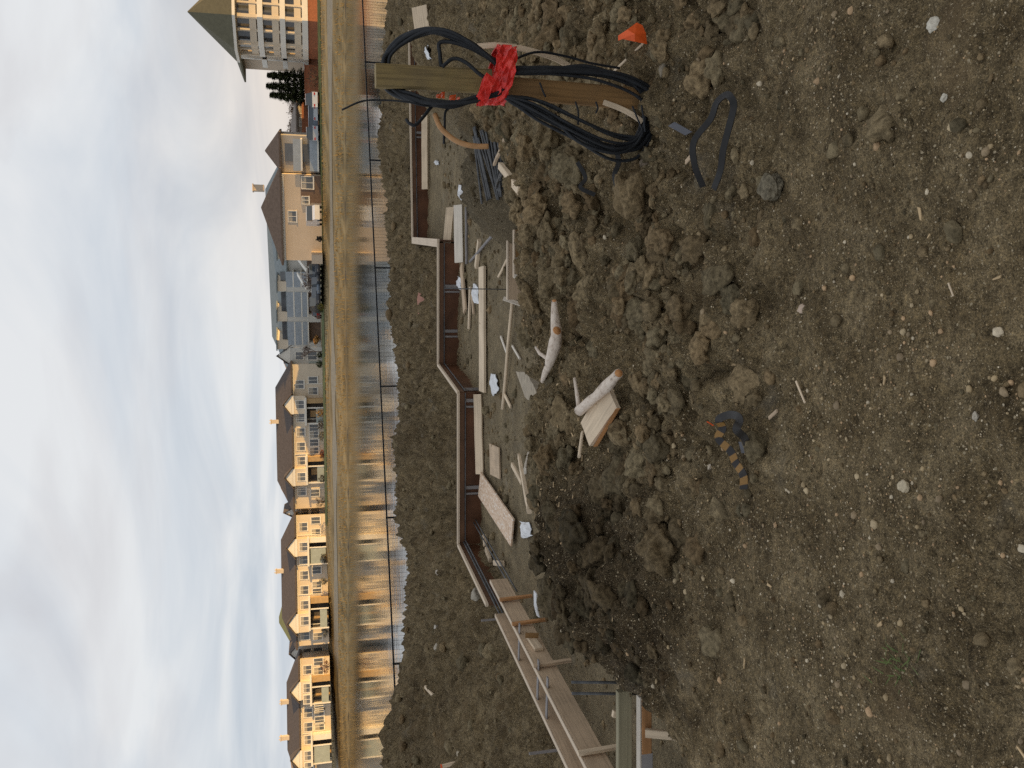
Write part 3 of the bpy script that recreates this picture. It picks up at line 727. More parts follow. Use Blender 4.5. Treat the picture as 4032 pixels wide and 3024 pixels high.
# small form near the plateau edge (right of centre)
y0 = G(1997, 1040)[1]
for (p, q, h, mat, lab) in (((1996, 905), (1996, 1180), .16, W_TAN, "rear short form board near the heap, end by the white stake"), ((2021, 905), (2021, 1092), .17, W_STAKE, "front reddish form board near the heap")):
    a, b = P(*p, -.46), P(*q, -.46)
    t_ = thing("form_board", ((a + b) / 2)[:2].tolist() + [FLOOR], lab, "form board")
    MB().bar(V3(a, -h / 2 - .02), V3(b, -h / 2 - .02), .035, h).build("board", mat, t_); MB().bar(V3(a, -.008), V3(b, -.008), .042, .022).build("top_edge", W_EDGE, t_)
for (p, q, m, lab) in (((1979, 1176), (2042, 1200), W_WHITE, "white stake at the end of the rear short form"), ((2020, 1088), (2078, 1112), W_WHITE, "pale stake at the end of the front reddish form"), ((2028, 1025), (2082, 1025), STEELTIE, "grey stake in front of the reddish form")):
    a = P(*p, -.46); b = Q(*q, a[1] - .03); b[2] = min(b[2], -.66)
    tag(MB().bar(a - (0, .04, 0), b - (0, .04, 0), .045, .03, up=(0, 1, 0)).build("stake", m), lab, "stake", "stakes at the short forms")
b = G(2045, 1140); a = Q(1752, 1136, b[1])
tag(MB().tube([a, (a + b) / 2, b - (0, 0, .05)], .006, 6).build("marker_rod", REBAR), "thin upright steel rod standing in the middle of the dig", "rod")

# steel bars heaped on the soil mound
bars = []
for k in range(22):
    o_ = k * 7.5 + random.uniform(-6, 6); t0_ = random.uniform(0, 70)
    bars.append(((1868 + o_ * .95, 470 + t0_ + o_ * .5), (1925 + o_ * .82, 815 - random.uniform(0, 60) - o_ * .35)))
for i, (p, q) in enumerate(bars):
    a, b = G(*p), G(*q); n = 14; pp = [a + (b - a) * k for k in np.linspace(0, 1, n)]
    zs = np.array([H(c[0], c[1]) for c in pp]); lo_, hi_ = np.polyfit(np.arange(n), zs, 1); zl = lo_ * np.arange(n) + hi_; zl = zl + max(0, (zs - zl).max()) * .75 + .012 + .003 * (i % 5)
    tag(MB().tube([(c[0], c[1], zl[k]) for k, c in enumerate(pp)], .012, 6).build("steel_bar", REBAR), "ribbed grey steel bar in the loose bundle on the soil heap", "rebar", "loose steel bars on the heap")

# corner form, lower left of the upright picture
zc = -.18
def horiz(sx, sy0, sy1, z): return P(sx, sy0, z), P(sx, sy1, z)
a, b = horiz(2457, 2718, 3400, zc); dep = a[1]
k = m_per_px(np.linalg.norm(a - EYE))
th = thing("form_corner", ((a + b) / 2)[:2].tolist() + [-.5], "heavy grey green beam with orange board below, at the lower left", "form board")
MB().bar(a, b, .05, 54 * k, wob=.001).build("beam", W_GREEN, th)
a2, b2 = horiz(2492, 2718, 3400, zc - 40 * k); a2[1] -= .10; b2[1] -= .10
MB().bar(a2, b2, .05, 10 * k).build("white_edge", W_WHITE, th)
a3, b3 = a2 - (0, 0, 25 * k), b2 - (0, 0, 25 * k); b3o = a3 + (b3 - a3) * .32
MB().bar(a3 - (0, .006, 0), b3o - (0, .006, 0), .04, 38 * k).build("orange_board", W_ORANGE, th)
MB().bar(b3o - (0, .002, 0), b3 - (0, .002, 0), .04, 50 * k).build("grey_panel", simple("grey_panel_paint", (.34, .32, .31, 1), .6, .12, 9), th)
s0 = a3 + (b3 - a3) * .19
tag(MB().bar(V3(s0, .02, 0, -.05), V3(s0, -85 * k, 0, -.14), .05, .035, up=(0, 1, 0)).build("stake", W_PALE), "short thick pale stake before the orange board, lower left", "stake")
e = a - (.0, 0, 0)
for i, dx in enumerate((0.02, -.05)):
    p0 = V3(e, .30, dx + .02, .12); p1 = V3(e, -.10, dx, .05)
    tag(MB().tube([p0, p1], .009, 7).build("marker_rod", REBAR), "thin grey rod rising beside the end of the grey green beam", "rod", "rods at the beam end")
tag(MB().bar(V3(a, .055, -.16, .06), V3(a, .0, -.17, .06), .04, .03, up=(0, 1, 0)).build("wood_block", W_PALE), "little pale stake top behind the grey green beam", "wood block")

# orange topped survey stake on the bank
a = G(1811, 3000); b = Q(1741, 3018, a[1])
th = thing("survey_stake", a, "survey stake with an orange painted top on the left spoil bank", "stake")
MB().bar(V3(a, -.08), b, .045, .03, up=(0, 1, 0)).build("shaft", W_PALE, th)
MB().bar(b, b + (b - a) * .12, .050, .034, up=(0, 1, 0)).build("painted_top", FLAG, th)

# ------------------------------------------------------------------ logs
def log_thing(path, rad, label, branches=(), cuts=()):
    c = sum(path) / len(path); c[2] = min(p[2] for p in path)
    th = thing("log", c, label, "log")
    pts_ = [path[0]]
    for p, q in zip(path[:-1], path[1:]):
        for u in (.25, .5, .75, 1): pts_.append(p + (q - p) * u + np.array([random.uniform(-1, 1) for _ in range(3)]) * .003)
    rr = np.interp(np.linspace(0, 1, len(pts_)), np.linspace(0, 1, len(rad)), rad)
    rr = rr * np.array([random.uniform(.90, 1.08) for _ in rr])
    mb = MB().tube(pts_, list(rr), 14)
    mb.build("trunk", BARK, th)
    for e_, nxt, r_ in ((pts_[0], pts_[1], rr[0]), (pts_[-1], pts_[-2], rr[-1])):
        d = (e_ - nxt) / np.linalg.norm(e_ - nxt); MB().tube([e_, e_ + d * .003], r_ * .86, 14).build("cut_end", CUT, th)
    for b_, r_ in branches:
        MB().tube(b_, list(np.interp(np.linspace(0, 1, len(b_)), [0, 1], r_)), 9).build("branch_stub", BARK, th)
    for c_, d_, r_ in cuts:
        MB().tube([c_, c_ + d_ * .006], r_, 12).build("saw_cut", CUT, th)
    return th
def above(sx, sy, dz):  # a point dz over the soil on the picture ray
    g = G(sx, sy); dd = ray(sx, sy); dd = dd / np.linalg.norm(dd); s = min(dz / max(-dd[2], .1), 1.0); return g - dd * s
g1, g2, g3, g4 = above(2205, 1185, .13), above(2196, 1320, .12), above(2168, 1420, .11), above(2138, 1500, .09)
r0 = m_per_px(math.dist(g2, EYE))
log_thing([g1, g2, g3, g4], [11 * r0, 20 * r0, 26 * r0, 17 * r0, 9 * r0], "forked white barked log farther from the camera, orange cut in its side",
          [([g3 + (0, 0, 0), above(2133, 1392, .14), above(2112, 1368, .16)], (9 * r0, 6 * r0))], [(above(2226, 1302, .125), np.array((.3, -.8, -.2)), 17 * r0)])
h1, h2, h3 = above(2436, 1470, .12), above(2375, 1540, .11), above(2318, 1616, .09); r1 = m_per_px(math.dist(h2, EYE))
log_thing([h1, h2, h3], [17 * r1, 23 * r1, 21 * r1, 24 * r1], "nearer white barked log in a V with its thin branch", [([h3, above(2303, 1545, .11), above(2288, 1488, .12)], (11 * r1, 6 * r1))])
flat_piece("bark_slab", [(2452, 1496), (2482, 1606), (2388, 1754), (2364, 1662)], .022, W_PALE, "split plank of pale wood with a red brown edge beside the nearer log", "wood slab", .06, jag=.006)
flat_piece("bark_edge", [(2484, 1606), (2487, 1610), (2393, 1757), (2389, 1755)], .024, CUT, "red brown bark strip along the pale split plank", "bark strip", .055)

# ------------------------------------------------------------------ post with cable coil
PD = 3.92
def catmull(pts, n=8):
    p = [np.array(q, float) for q in pts]; p = [p[0] * 2 - p[1]] + p + [p[-1] * 2 - p[-2]]; out = []
    for i in range(1, len(p) - 2):
        for k in range(n):
            t = k / n; a, b, c, d = p[i - 1:i + 3]
            out.append(.5 * ((2 * b) + (-a + c) * t + (2 * a - 5 * b + 4 * c - d) * t * t + (-a + 3 * b - 3 * c + d) * t**3))
    return out + [p[-2]]
base = G(2553, 405)
th = thing("timber_post", (base[0], PD, base[2]), "weathered square timber post leaning upright under the coiled cables", "post")
MB().bar(Q(1930, 322, PD), Q(1478, 299, PD), .105, .095, up=(0.25, 1, 0), bev=.012, wob=.002).build("post", W_POST, th)
lo_end = Q(2556, 402, PD - .02)
MB().bar(Q(2480, 388, PD - .02), Q(1880, 338, PD), .098, .085, up=(0.25, 1, 0), bev=.008, wob=.002).build("lower_post", W_STAKE, th)
MB().bar(V3(lo_end, -.05), Q(2478, 388, PD - .02), .06, .06, up=(0.25, 1, 0), taper=1.5).build("pointed_foot", W_STAKE, th)
# cable coil: every strand is a part
coil = thing("cable_coil", (base[0], PD, base[2]), "big coil of black cable strapped to the timber post with red tape", "cable coil")
def strand(px, r, jit, name="cable", deps=None, mat=RUBBER):
    js, jy, jd = rng.normal(0, jit), rng.normal(0, jit), rng.normal(0, .02)
    pts_ = []
    for i, q in enumerate(px):
        k = math.sin(math.pi * i / (len(px) - 1))
        f = (deps[i] if deps else -.07)
        pts_.append(Q(q[0] + js * k + rng.normal(0, jit * .25), q[1] + jy * k + rng.normal(0, jit * .25), PD + f + jd * .6))
    MB().tube(catmull(pts_, 7), r, 8).build(name, mat, coil)
UP = [(1965, 262), (1920, 224), (1852, 184), (1784, 146), (1716, 131), (1649, 138), (1581, 172), (1536, 208), (1515, 246), (1513, 292), (1524, 338), (1556, 374), (1617, 396), (1694, 414), (1784, 417), (1875, 399), (1942, 375), (1985, 350)]
UD = [-.09, -.10, -.10, -.09, -.07, -.03, .02, .06, .08, .08, .07, .03, -.02, -.06, -.08, -.09, -.09, -.09]
for i in range(6): strand(UP, .0085 + .0018 * (i % 3), 15, deps=UD)
strand([(1975, 250), (1905, 212), (1800, 172), (1735, 170), (1735, 215), (1738, 265)], .010, 3, deps=[-.1, -.1, -.09, -.07, -.06, -.04])
strand([(1960, 330), (1890, 300), (1830, 250), (1780, 236), (1742, 262)], .009, 4, deps=[-.1, -.11, -.11, -.1, -.09])
strand([(1700, 418), (1640, 490), (1612, 488), (1600, 470)], .008, 3, deps=[-.06, -.08, -.08, -.07])
strand([(1784, 417), (1755, 440), (1752, 500), (1748, 565)], .006, 2, deps=[-.06, -.05, -.05, -.05])
strand([(1880, 395), (1700, 418), (1600, 400), (1505, 393), (1424, 398), (1346, 432)], .0045, 2, deps=[-.09, -.07, -.06, -.05, -.05, -.04])
LOW = [(1985, 285), (2040, 276), (2169, 275), (2304, 281), (2400, 295), (2480, 322), (2540, 360), (2566, 415), (2560, 478), (2532, 545), (2490, 588), (2395, 586), (2259, 522), (2123, 452), (2033, 407), (1985, 375)]
LD = [-.10, -.10, -.11, -.11, -.11, -.10, -.09, -.07, -.07, -.07, -.07, -.08, -.09, -.10, -.10, -.09]
for i in range(7): strand(LOW, .0078 + .0018 * (i % 3), 17, deps=LD)
strand([(1995, 380), (2080, 410), (2150, 440), (2195, 478), (2290, 560), (2420, 600), (2500, 570), (2535, 520)], .009, 4, deps=[-.1] * 8)
for q in range(3): strand([(2000, 380), (2090 + q * 20, 425 - q * 14), (2240 + 12 * q, 505 - q * 22), (2400, 575 - q * 25), (2500, 560 - q * 10), (2545, 480 - q * 15), (2520, 380)], .007, 8, deps=[-.1, -.12, -.13, -.12, -.1, -.09, -.06])
strand([(2010, 380), (2100, 390), (2220, 440), (2400, 520), (2520, 545)], .009, 4, deps=[-.1] * 5)
g = G(2650, 540)
strand([(1990, 290), (2169, 280), (2380, 290), (2500, 325), (2571, 372), (2612, 430), (2636, 490), (2650, 540)], .010, 1, deps=[-.1, -.11, -.11, -.11, -.1, -.12, -.13, g[1] - PD])
strand([(2000, 245), (2110, 205), (2230, 220), (2330, 248), (2440, 268)], .006, 3, deps=[-.05, -.02, .02, .03, .05])
for px in (((2125, 325), (2138, 360), (2148, 382)), ((2266, 400), (2276, 440), (2276, 490)), ((2346, 400), (2352, 425), (2346, 445)), ((2490, 418), (2515, 480), (2535, 525)), ((2526, 415), (2534, 470), (2540, 520))):
    strand(list(px), .0045, 1, "tie_wire", deps=[-.12] * 3)
# brown hose end sticking out of the coil and two tan laths
tag(MB().tube(catmull([Q(1712, 450, PD - .05), Q(1735, 503, PD - .08), Q(1784, 547, PD - .1), Q(1830, 568, PD - .12), Q(1880, 576, PD - .13), Q(1924, 576, PD - .14)], 6), .0125, 9).build("hose_end", simple("brown_hose", (.42, .225, .095, 1), .5, .2, 20)), "curved orange brown hose end poking out left of the coil", "hose")
def lath(px, w, lab):
    tag(MB().ribbon(catmull([Q(a, b, PD + d) for a, b, d in px], 5), w, .008, up=(0, 1, 0)).build("lath", W_PALE), lab, "lath", "bent tan laths at the post")
lath([(1870, 184, .05), (1950, 178, .02), (2033, 187, .02), (2110, 205, .03), (2180, 228, .05), (2243, 260, .07)], .026, "bent tan lath right of the post behind the red tape")
lath([(2376, 402, -.06), (2440, 426, -.06), (2490, 452, -.07), (2530, 480, -.08)], .024, "short tan lath across the foot of the coil")
# red tape round the bundle
mb = MB(); n, rows = 26, 7; c0, c1 = Q(1930, 285, PD - .05), Q(2008, 290, PD - .05); ax = c1 - c0
vs, fs = [], []
for i in range(rows):
    for k in range(n):
        a = 2 * math.pi * k / n; rr = 1 + .06 * random.uniform(-1, 1)
        shift = .022 * math.cos(a)
        vs.append(c0 + ax * (i / (rows - 1)) + np.array((math.cos(a) * .132 * rr, math.sin(a) * .105 * rr, -shift * 1.2 + .006 * random.uniform(-1, 1))) + np.array((-.012, 0, 0)))
for i in range(rows - 1):
    for k in range(n): fs.append((i * n + k, i * n + (k + 1) % n, (i + 1) * n + (k + 1) % n, (i + 1) * n + k))
mb.add(vs, fs, None, False)
tp = thing("marking_tape", (c1[0], PD, c1[2]), "bright red tape wound round the post and cables", "tape")
o = mb.build("band", REDTAPE, tp); md = o.modifiers.new("thick", 'SOLIDIFY'); md.thickness = .004
mb = MB().ribbon(catmull([Q(1935, 300, PD - .17), Q(1918, 330, PD - .165), Q(1908, 365, PD - .15), Q(1895, 392, PD - .13), Q(1885, 398, PD - .11)], 5), .055, .004, up=(0, 1, .2)); mb.build("tail", REDTAPE, tp)
# orange ribbon beyond the coil
mb = MB()
gf = PD + .03
for k, (cx, cy, w, h) in enumerate(((1728, 376, 9, 10), (1745, 372, 7, 15), (1783, 383, 13, 13), (1806, 388, 5, 9))):
    c = Q(cx, cy, gf); kk = m_per_px(gf)
    mb.slab([c + np.array((a * h * kk, b_ * .02, e_ * w * kk)) for a, b_, e_ in ((-1, 0, -.8), (.9, 0, -1), (1, 1, .7), (.1, 1, 1), (-.9, 0, .9))], .004, (0, 1, 0))
tag(mb.build("marking_ribbon", FLAG), "scraps of orange marking ribbon caught in the upper cable loop", "ribbon")

# orange pin flag lying on the clods
f0, f1 = G(2530, 176, .07), G(2481, 296, .02)
th = thing("pin_flag", f0, "orange marker flag lying on its tan stick right of the post", "flag")
MB().tube([Q(2541, 140, f0[1] - .15), Q(2532, 172, f0[1] - .13), f1 + (0, 0, .03)], .006, 7).build("stick", W_PALE, th)
fl = [Q(x, y, f0[1] - .16 + d) for x, y, d in ((2548, 174, .0), (2543, 130, -.015), (2530, 100, .01), (2508, 88, .02), (2470, 116, .0), (2434, 140, .03), (2434, 160, .035), (2452, 154, .02), (2500, 164, -.01))]
cen = Q(2500, 135, f0[1] - .19); mb = MB(); mb.add(fl + [cen], [(i, (i + 1) % len(fl), len(fl)) for i in range(len(fl))], None, False)
o = mb.build("vinyl_flag", FLAG, th); o.modifiers.new("thick", 'SOLIDIFY').thickness = .003

# black straps on the soil
def strap(px, w, mat, label, name="black_strap", th_=.005, lift=.045):
    pts_ = catmull([above(x, y, d + lift) for x, y, d in px], 7)
    return tag(MB().ribbon(pts_, w, th_, up=(0, -.75, .66)).build(name, mat), label, "strap")
strap([(2768, 735, .0), (2775, 650, .02), (2785, 560, .04), (2800, 470, .06), (2830, 405, .07), (2868, 374, .07), (2888, 385, .07), (2890, 420, .06), (2880, 500, .045), (2862, 590, .03), (2838, 670, .02), (2820, 745, .0)], .026, STRAPM, "long looped black strap on the clods below the coil")
strap([(2452, 588, .05), (2458, 640, .045), (2464, 690, .035), (2455, 740, .02), (2435, 790, .0)], .026, STRAPM, "short black strap hanging off the clods under the coil")
strap([(2322, 640, .03), (2326, 700, .03), (2340, 740, .02), (2358, 768, .0)], .024, STRAPM, "black strap end half buried beside the soil lumps")
strap([(2955, 1925, 0), (2930, 1870, .01), (2905, 1820, .01), (2880, 1775, .015), (2855, 1725, .03), (2848, 1685, .04), (2862, 1652, .05), (2882, 1633, .05), (2905, 1638, .05), (2932, 1658, .045), (2952, 1690, .03), (2955, 1720, .01), (2952, 1755, 0)], .030, STRIPED, "hooked black and yellow striped strap lying alone on the bare soil", "striped_strap")
flat_piece("grey_tab", [(2938, 1738), (2966, 1738), (2970, 1782), (2934, 1784)], .004, GREYPL, "small grey patch at the open end of the striped strap", "plastic", .012)
flat_piece("grey_tab", [(2700, 500), (2722, 484), (2752, 520), (2735, 535)], .004, GREYPL, "small grey patch beside the looped black strap", "plastic", .03)
flat_piece("red_scrap", [(2820, 1658), (2825, 1660), (2834, 1674), (2829, 1676)], .006, FLAG, "tiny red scrap beside the striped strap", "scrap", .012)
# tiny weeds
mb = MB()
for i in range(46):
    g = G(3560 + rng.normal(0, 45), 2610 + rng.normal(0, 60)); a = rng.uniform(0, 6.28); L = rng.uniform(.012, .035); t_ = np.array((math.cos(a), math.sin(a), .7)) * L; s_ = np.array((-math.sin(a), math.cos(a), 0)) * .0022
    mb.add([g - s_, g + s_, g + t_ * .6 + s_, g + t_ * 1.1, g + t_ * .6 - s_], [(0, 1, 2, 4), (4, 2, 3)])
tag(mb.build("weeds", simple("weed_green", (.10, .13, .035, 1), .7, .3, 40)), "a few tiny green weed blades in the gravel", "weeds", kind="stuff")

# ------------------------------------------------------------------ black fence before the lake
BLACKM = simple("black_steel", (.02, .021, .023, 1), .5, .2, 10, metal=.3)
ft = FEN1 + (FEN1 - FEN0) * .75; fr = FEN0 + (FEN0 - FEN1) * .6
fd = (fr - ft); FLn = np.linalg.norm(fd); fdir = fd / FLn
th = thing("picket_fence", (ft + fr) / 2 - (0, 0, 1.2), "low black steel fence with thin close pickets along the lake", "fence")
npan = 13
for i in range(npan + 1):
    p = ft + fd * (i / npan)
    MB().bar(V3(p, .03), V3(p, -1.5), .05, .05).build("post", BLACKM, th)
    if i == npan: break
    q = ft + fd * ((i + 1) / npan)
    MB().bar(V3(p, -.0), V3(q, -.0), .045, .045).build("top_rail", BLACKM, th)
    MB().bar(V3(p, -.92), V3(q, -.92), .035, .04).build("bottom_rail", BLACKM, th)
    mb = MB(); L = np.linalg.norm(q - p); n = int(L / .12)
    for k in range(1, n): c = p + (q - p) * (k / n); mb.bar(V3(c, -.02), V3(c, -1.02), .0055, .0055, bev=.001)
    mb.build("picket_panel", BLACKM, th)

# ------------------------------------------------------------------ lake and far bank
def water_material():
    m, nt, b = new_mat("lake_water")
    geo = nt.nodes.new("ShaderNodeNewGeometry"); mp = nt.nodes.new("ShaderNodeMapping"); mp.inputs["Scale"].default_value = (.5, 1.6, 1); nt.links.new(geo.outputs["Position"], mp.inputs[0])
    n1 = noise(nt, mp.outputs[0], 1.1, 3, .55)
    b.inputs["Base Color"].default_value = (.035, .038, .03, 1); b.inputs["Roughness"].default_value = .07; b.inputs["IOR"].default_value = 1.33
    b.inputs["Specular IOR Level"].default_value = .9
    bump(nt, b, n1.outputs[0], .12, .05); return m
def sheet(name, x0, x1, yf0, yf1, nx_, ny_, zf, mat):
    X = np.linspace(x0, x1, nx_); K = np.linspace(0, 1, ny_); V = []
    for k in K:
        for x in X:
            y = yf0(x) + (yf1(x) - yf0(x)) * k; V.append((x, y, zf(x, y, k)))
    I = np.arange(nx_ * ny_).reshape(ny_, nx_); F_ = np.stack([I[:-1, :-1], I[:-1, 1:], I[1:, 1:], I[1:, :-1]], -1).reshape(-1, 4)
    return struct(np_mesh(name, V, F_, mat))
def shore(x): return 104 - .33 * x + 2.2 * math.sin(x * .11) + (abs(x) > 90) * 0
shore_c = lambda x: shore(max(-95, min(60, x)))
sheet("lake", -400, 400, lambda x: 18, lambda x: 150, 2, 2, lambda x, y, k: WATER, water_material())
DRYG = simple("dry_grass_bank", (.25, .185, .092, 1), .95, .45, .7, bmp=.1, stretch=(.3, 1, 1))
PATHM = simple("gravel_path", (.27, .24, .185, 1), .95, .15, 2)
LAWN = simple("lawn_green", (.085, .10, .035, 1), .95, .4, .8)
FARG = simple("far_ground", (.20, .165, .09, 1), .95, .3, .2)
def bank_z(x, y):
    d = y - shore_c(x); z = -2.6 + 1.35 * sst(-.5, 4.5, d) + 1.45 * sst(5, 19, d); return float(z) + .10 * math.sin(x * .7 + y) * float(sst(1, 4, d)) * float(1 - sst(8, 14, d))
sheet("far_bank", -160, 130, lambda x: shore_c(x) - 1, lambda x: shore_c(x) + 20, 240, 34, lambda x, y, k: bank_z(x, y), DRYG)
sheet("path", -160, 130, lambda x: shore_c(x) + 6.5, lambda x: shore_c(x) + 10, 240, 4, lambda x, y, k: bank_z(x, y) + .05, PATHM)
sheet("lawn", -20, 130, lambda x: shore_c(x) + 15, lambda x: shore_c(x) + 19, 120, 5, lambda x, y, k: bank_z(x, y) + .06, LAWN)
sheet("shore_edge", -160, 130, lambda x: shore_c(x) - .6, lambda x: shore_c(x) + .5 + .35 * math.sin(x * 1.3) * math.sin(x * .37), 240, 4, lambda x, y, k: bank_z(x, y) + .05, simple("wet_mud", (.10, .07, .035, 1), .7, .4, .6))
sheet("far_ground", -2500, 2500, lambda x: shore_c(x) + 19.8, lambda x: 3000, 160, 3, lambda x, y, k: .2 if k < .01 else .15, FARG)
# tall dry grass along the bank
V, Fc, T = [], [], []
for i in range(5200):
    x = rng.uniform(-75, 62); d = rng.choice([rng.uniform(1.0, 3.6), rng.uniform(12, 15)]); y = shore_c(x) + d; z = bank_z(x, y)
    h_, w = rng.uniform(.12, .42) * (1.0 if d < 5 else .6), rng.uniform(.03, .09); a = rng.uniform(-.6, .6); o = len(V)
    V += [(x - w, y, z - .05), (x + w, y + .02, z - .05), (x + a * h_ * .6, y + rng.uniform(-.1, .1), z + h_)]; Fc.append((o, o + 1, o + 2)); b = rng.uniform(.6, 1.15)
    T += [(.22 * b, .172 * b, .09 * b)] * 3
tag(np_mesh("tall_grass", V, Fc, tinted("dry_grass_blades", .9, .2, 3), np.array(T), False), "tall tan dry grass along the far shore", "grass", kind="stuff")

# ------------------------------------------------------------------ far buildings
STUCCO = simple("cream_stucco", (.66, .56, .43, 1), .9, .05, .6)
STUCCO2 = simple("beige_stucco", (.60, .49, .37, 1), .9, .05, .6)
STUCCO3 = simple("white_grey_siding", (.62, .60, .55, 1), .9, .05, .6)
TRIM = simple("white_trim", (.78, .74, .66, 1), .7, .04, 2)
ROOFB = simple("brown_shingle", (.105, .085, .075, 1), .95, .2, 3)
ROOFG = simple("green_roof", (.20, .20, .085, 1), .85, .15, 2)
ROOFT = simple("teal_metal_roof", (.21, .235, .235, 1), .7, .12, 2)
ROOFO = simple("rust_roof", (.42, .24, .12, 1), .9, .15, 2)
BRICK = simple("red_brick", (.33, .125, .065, 1), .9, .2, 5)
CLADB = simple("brown_cladding", (.17, .115, .085, 1), .9, .15, 3)
GLASSG = simple("green_railing_glass", (.34, .38, .35, 1), .15, .1, 2, spec=.6)
BALC = simple("balcony_blue_grey", (.36, .40, .44, 1), .5, .1, 2)
OCHRE = simple("ochre_panel", (.46, .31, .155, 1), .8, .12, 3)
DARKIN = simple("shaded_recess", (.085, .075, .065, 1), .9, .3, 2)
PANE = simple("window_pane", (.10, .105, .11, 1), .12, .3, .8, spec=.8)
PANEB = simple("window_blind", (.36, .33, .28, 1), .4, .15, .8)
class Face:
    """a vertical wall plane: picture pixel -> (metres along, height)"""
    def __init__(s, o, t):
        s.o = np.array(o, float); s.t = np.array((t[0], t[1], 0)) / math.hypot(t[0], t[1]); s.n = np.array((s.t[1], -s.t[0], 0)); s.n = s.n if s.n[1] < 0 else -s.n
    def uv(s, sx, sy):
        d = ray(sx, sy); k = ((s.o - EYE) @ s.n) / (d @ s.n); p = EYE + d * k; return (p - s.o) @ s.t, p[2]
    def pt(s, u, z, out=0): return np.array((s.o[0], s.o[1], 0)) + s.t * u + s.n * out + np.array((0, 0, z))
    def block(s, mb, u0, u1, z0, z1, d0, d1):
        """box from depth d0 (behind) to d1 (in front of) the wall plane"""
        c = [s.pt(u, z, d) for z in (z0, z1) for u, d in ((u0, d0), (u1, d0), (u1, d1), (u0, d1))]
        f = [(0, 3, 2, 1), (4, 5, 6, 7), (0, 1, 5, 4), (1, 2, 6, 5), (2, 3, 7, 6), (3, 0, 4, 7)]
        if np.cross(c[1] - c[0], c[3] - c[0])[2] < 0: f = [q[::-1] for q in f]
        mb.add(c, f); return mb
    def poly(s, mb, uz, d0, d1):
        n = len(uz); a = [s.pt(u, z, d1) for u, z in uz]; b = [s.pt(u, z, d0) for u, z in uz]
        fs = [tuple(range(n)), tuple(range(2 * n - 1, n - 1, -1))] + [(i, n + i, n + (i + 1) % n, (i + 1) % n) for i in range(n)]
        nn = np.cross(a[1] - a[0], a[2] - a[0]) @ s.n
        if nn < 0: fs = [q[::-1] for q in fs]
        mb.add(a + b, fs); return mb
def window(F_, th, u, z0, z1, w, out=.0, blind=.35, mat=None):
    mb = MB(); F_.block(mb, u - w / 2 - .09, u - w / 2, z0 - .08, z1 + .09, -.1 + out, .06 + out); F_.block(mb, u + w / 2, u + w / 2 + .09, z0 - .08, z1 + .09, -.1 + out, .06 + out)
    F_.block(mb, u - w / 2, u + w / 2, z1, z1 + .09, -.1 + out, .06 + out); F_.block(mb, u - w / 2 - .12, u + w / 2 + .12, z0 - .16, z0, -.1 + out, .10 + out)
    F_.block(mb, u - .03, u + .03, z0, z1, -.1 + out, .045 + out)
    fr_ = mb.build("window", TRIM, th)
    mp_ = MB(); zb = z0 + (z1 - z0) * (1 - blind)
    F_.block(mp_, u - w / 2, u + w / 2, z0, zb, -.1 + out, .02 + out); mp_.build("pane", mat or PANE, fr_)
    if blind: mq = MB(); F_.block(mq, u - w / 2, u + w / 2, zb + .002, z1, -.1 + out, .022 + out); mq.build("blind", PANEB, fr_)
def hip_roof(F_, u0, u1, ze, zr, depth, ov=.5, in0=3, in1=3, dfront=0):
    mb = MB(); yf_, yb = ov + dfront, -depth - ov; ym = (yf_ + yb) / 2
    a, b, c, d = F_.pt(u0 - ov, ze, yf_), F_.pt(u1 + ov, ze, yf_), F_.pt(u1 + ov, ze, yb), F_.pt(u0 - ov, ze, yb)
    r0, r1 = F_.pt(u0 - ov + in0, zr, ym), F_.pt(u1 + ov - in1, zr, ym); dz = np.array((0, 0, .22))
    v = [a, b, c, d, r0, r1, a - dz, b - dz, c - dz, d - dz]
    f = [(0, 1, 5, 4), (1, 2, 5), (2, 3, 4, 5), (3, 0, 4), (6, 7, 1, 0), (7, 8, 2, 1), (8, 9, 3, 2), (9, 6, 0, 3), (9, 8, 7, 6)]
    if np.cross(b - a, r1 - a) @ F_.n < 0: f = [q[::-1] for q in f]
    return mb.add(v, f)
def gable(F_, mbw, mbr, u, w, ze, zp, d0, out):
    """little cross gable: white triangle with roof going back"""
    F_.poly(mbw, [(u - w, ze), (u + w, ze), (u, zp - .12)], out - .25, out)
    for sg in (-1, 1):
        a, b = F_.pt(u + sg * (w + .35), ze - .22, out + .25), F_.pt(u, zp, out + .25); c, d = F_.pt(u, zp, d0), F_.pt(u + sg * (w + .35), ze - .22, d0); up = np.array((0, 0, .14))
        v = [a, b, c, d, a + up, b + up, c + up, d + up]
        mbr.add(v, [(0, 1, 2, 3), (7, 6, 5, 4), (0, 4, 5, 1), (1, 5, 6, 2), (2, 6, 7, 3), (3, 7, 4, 0)])

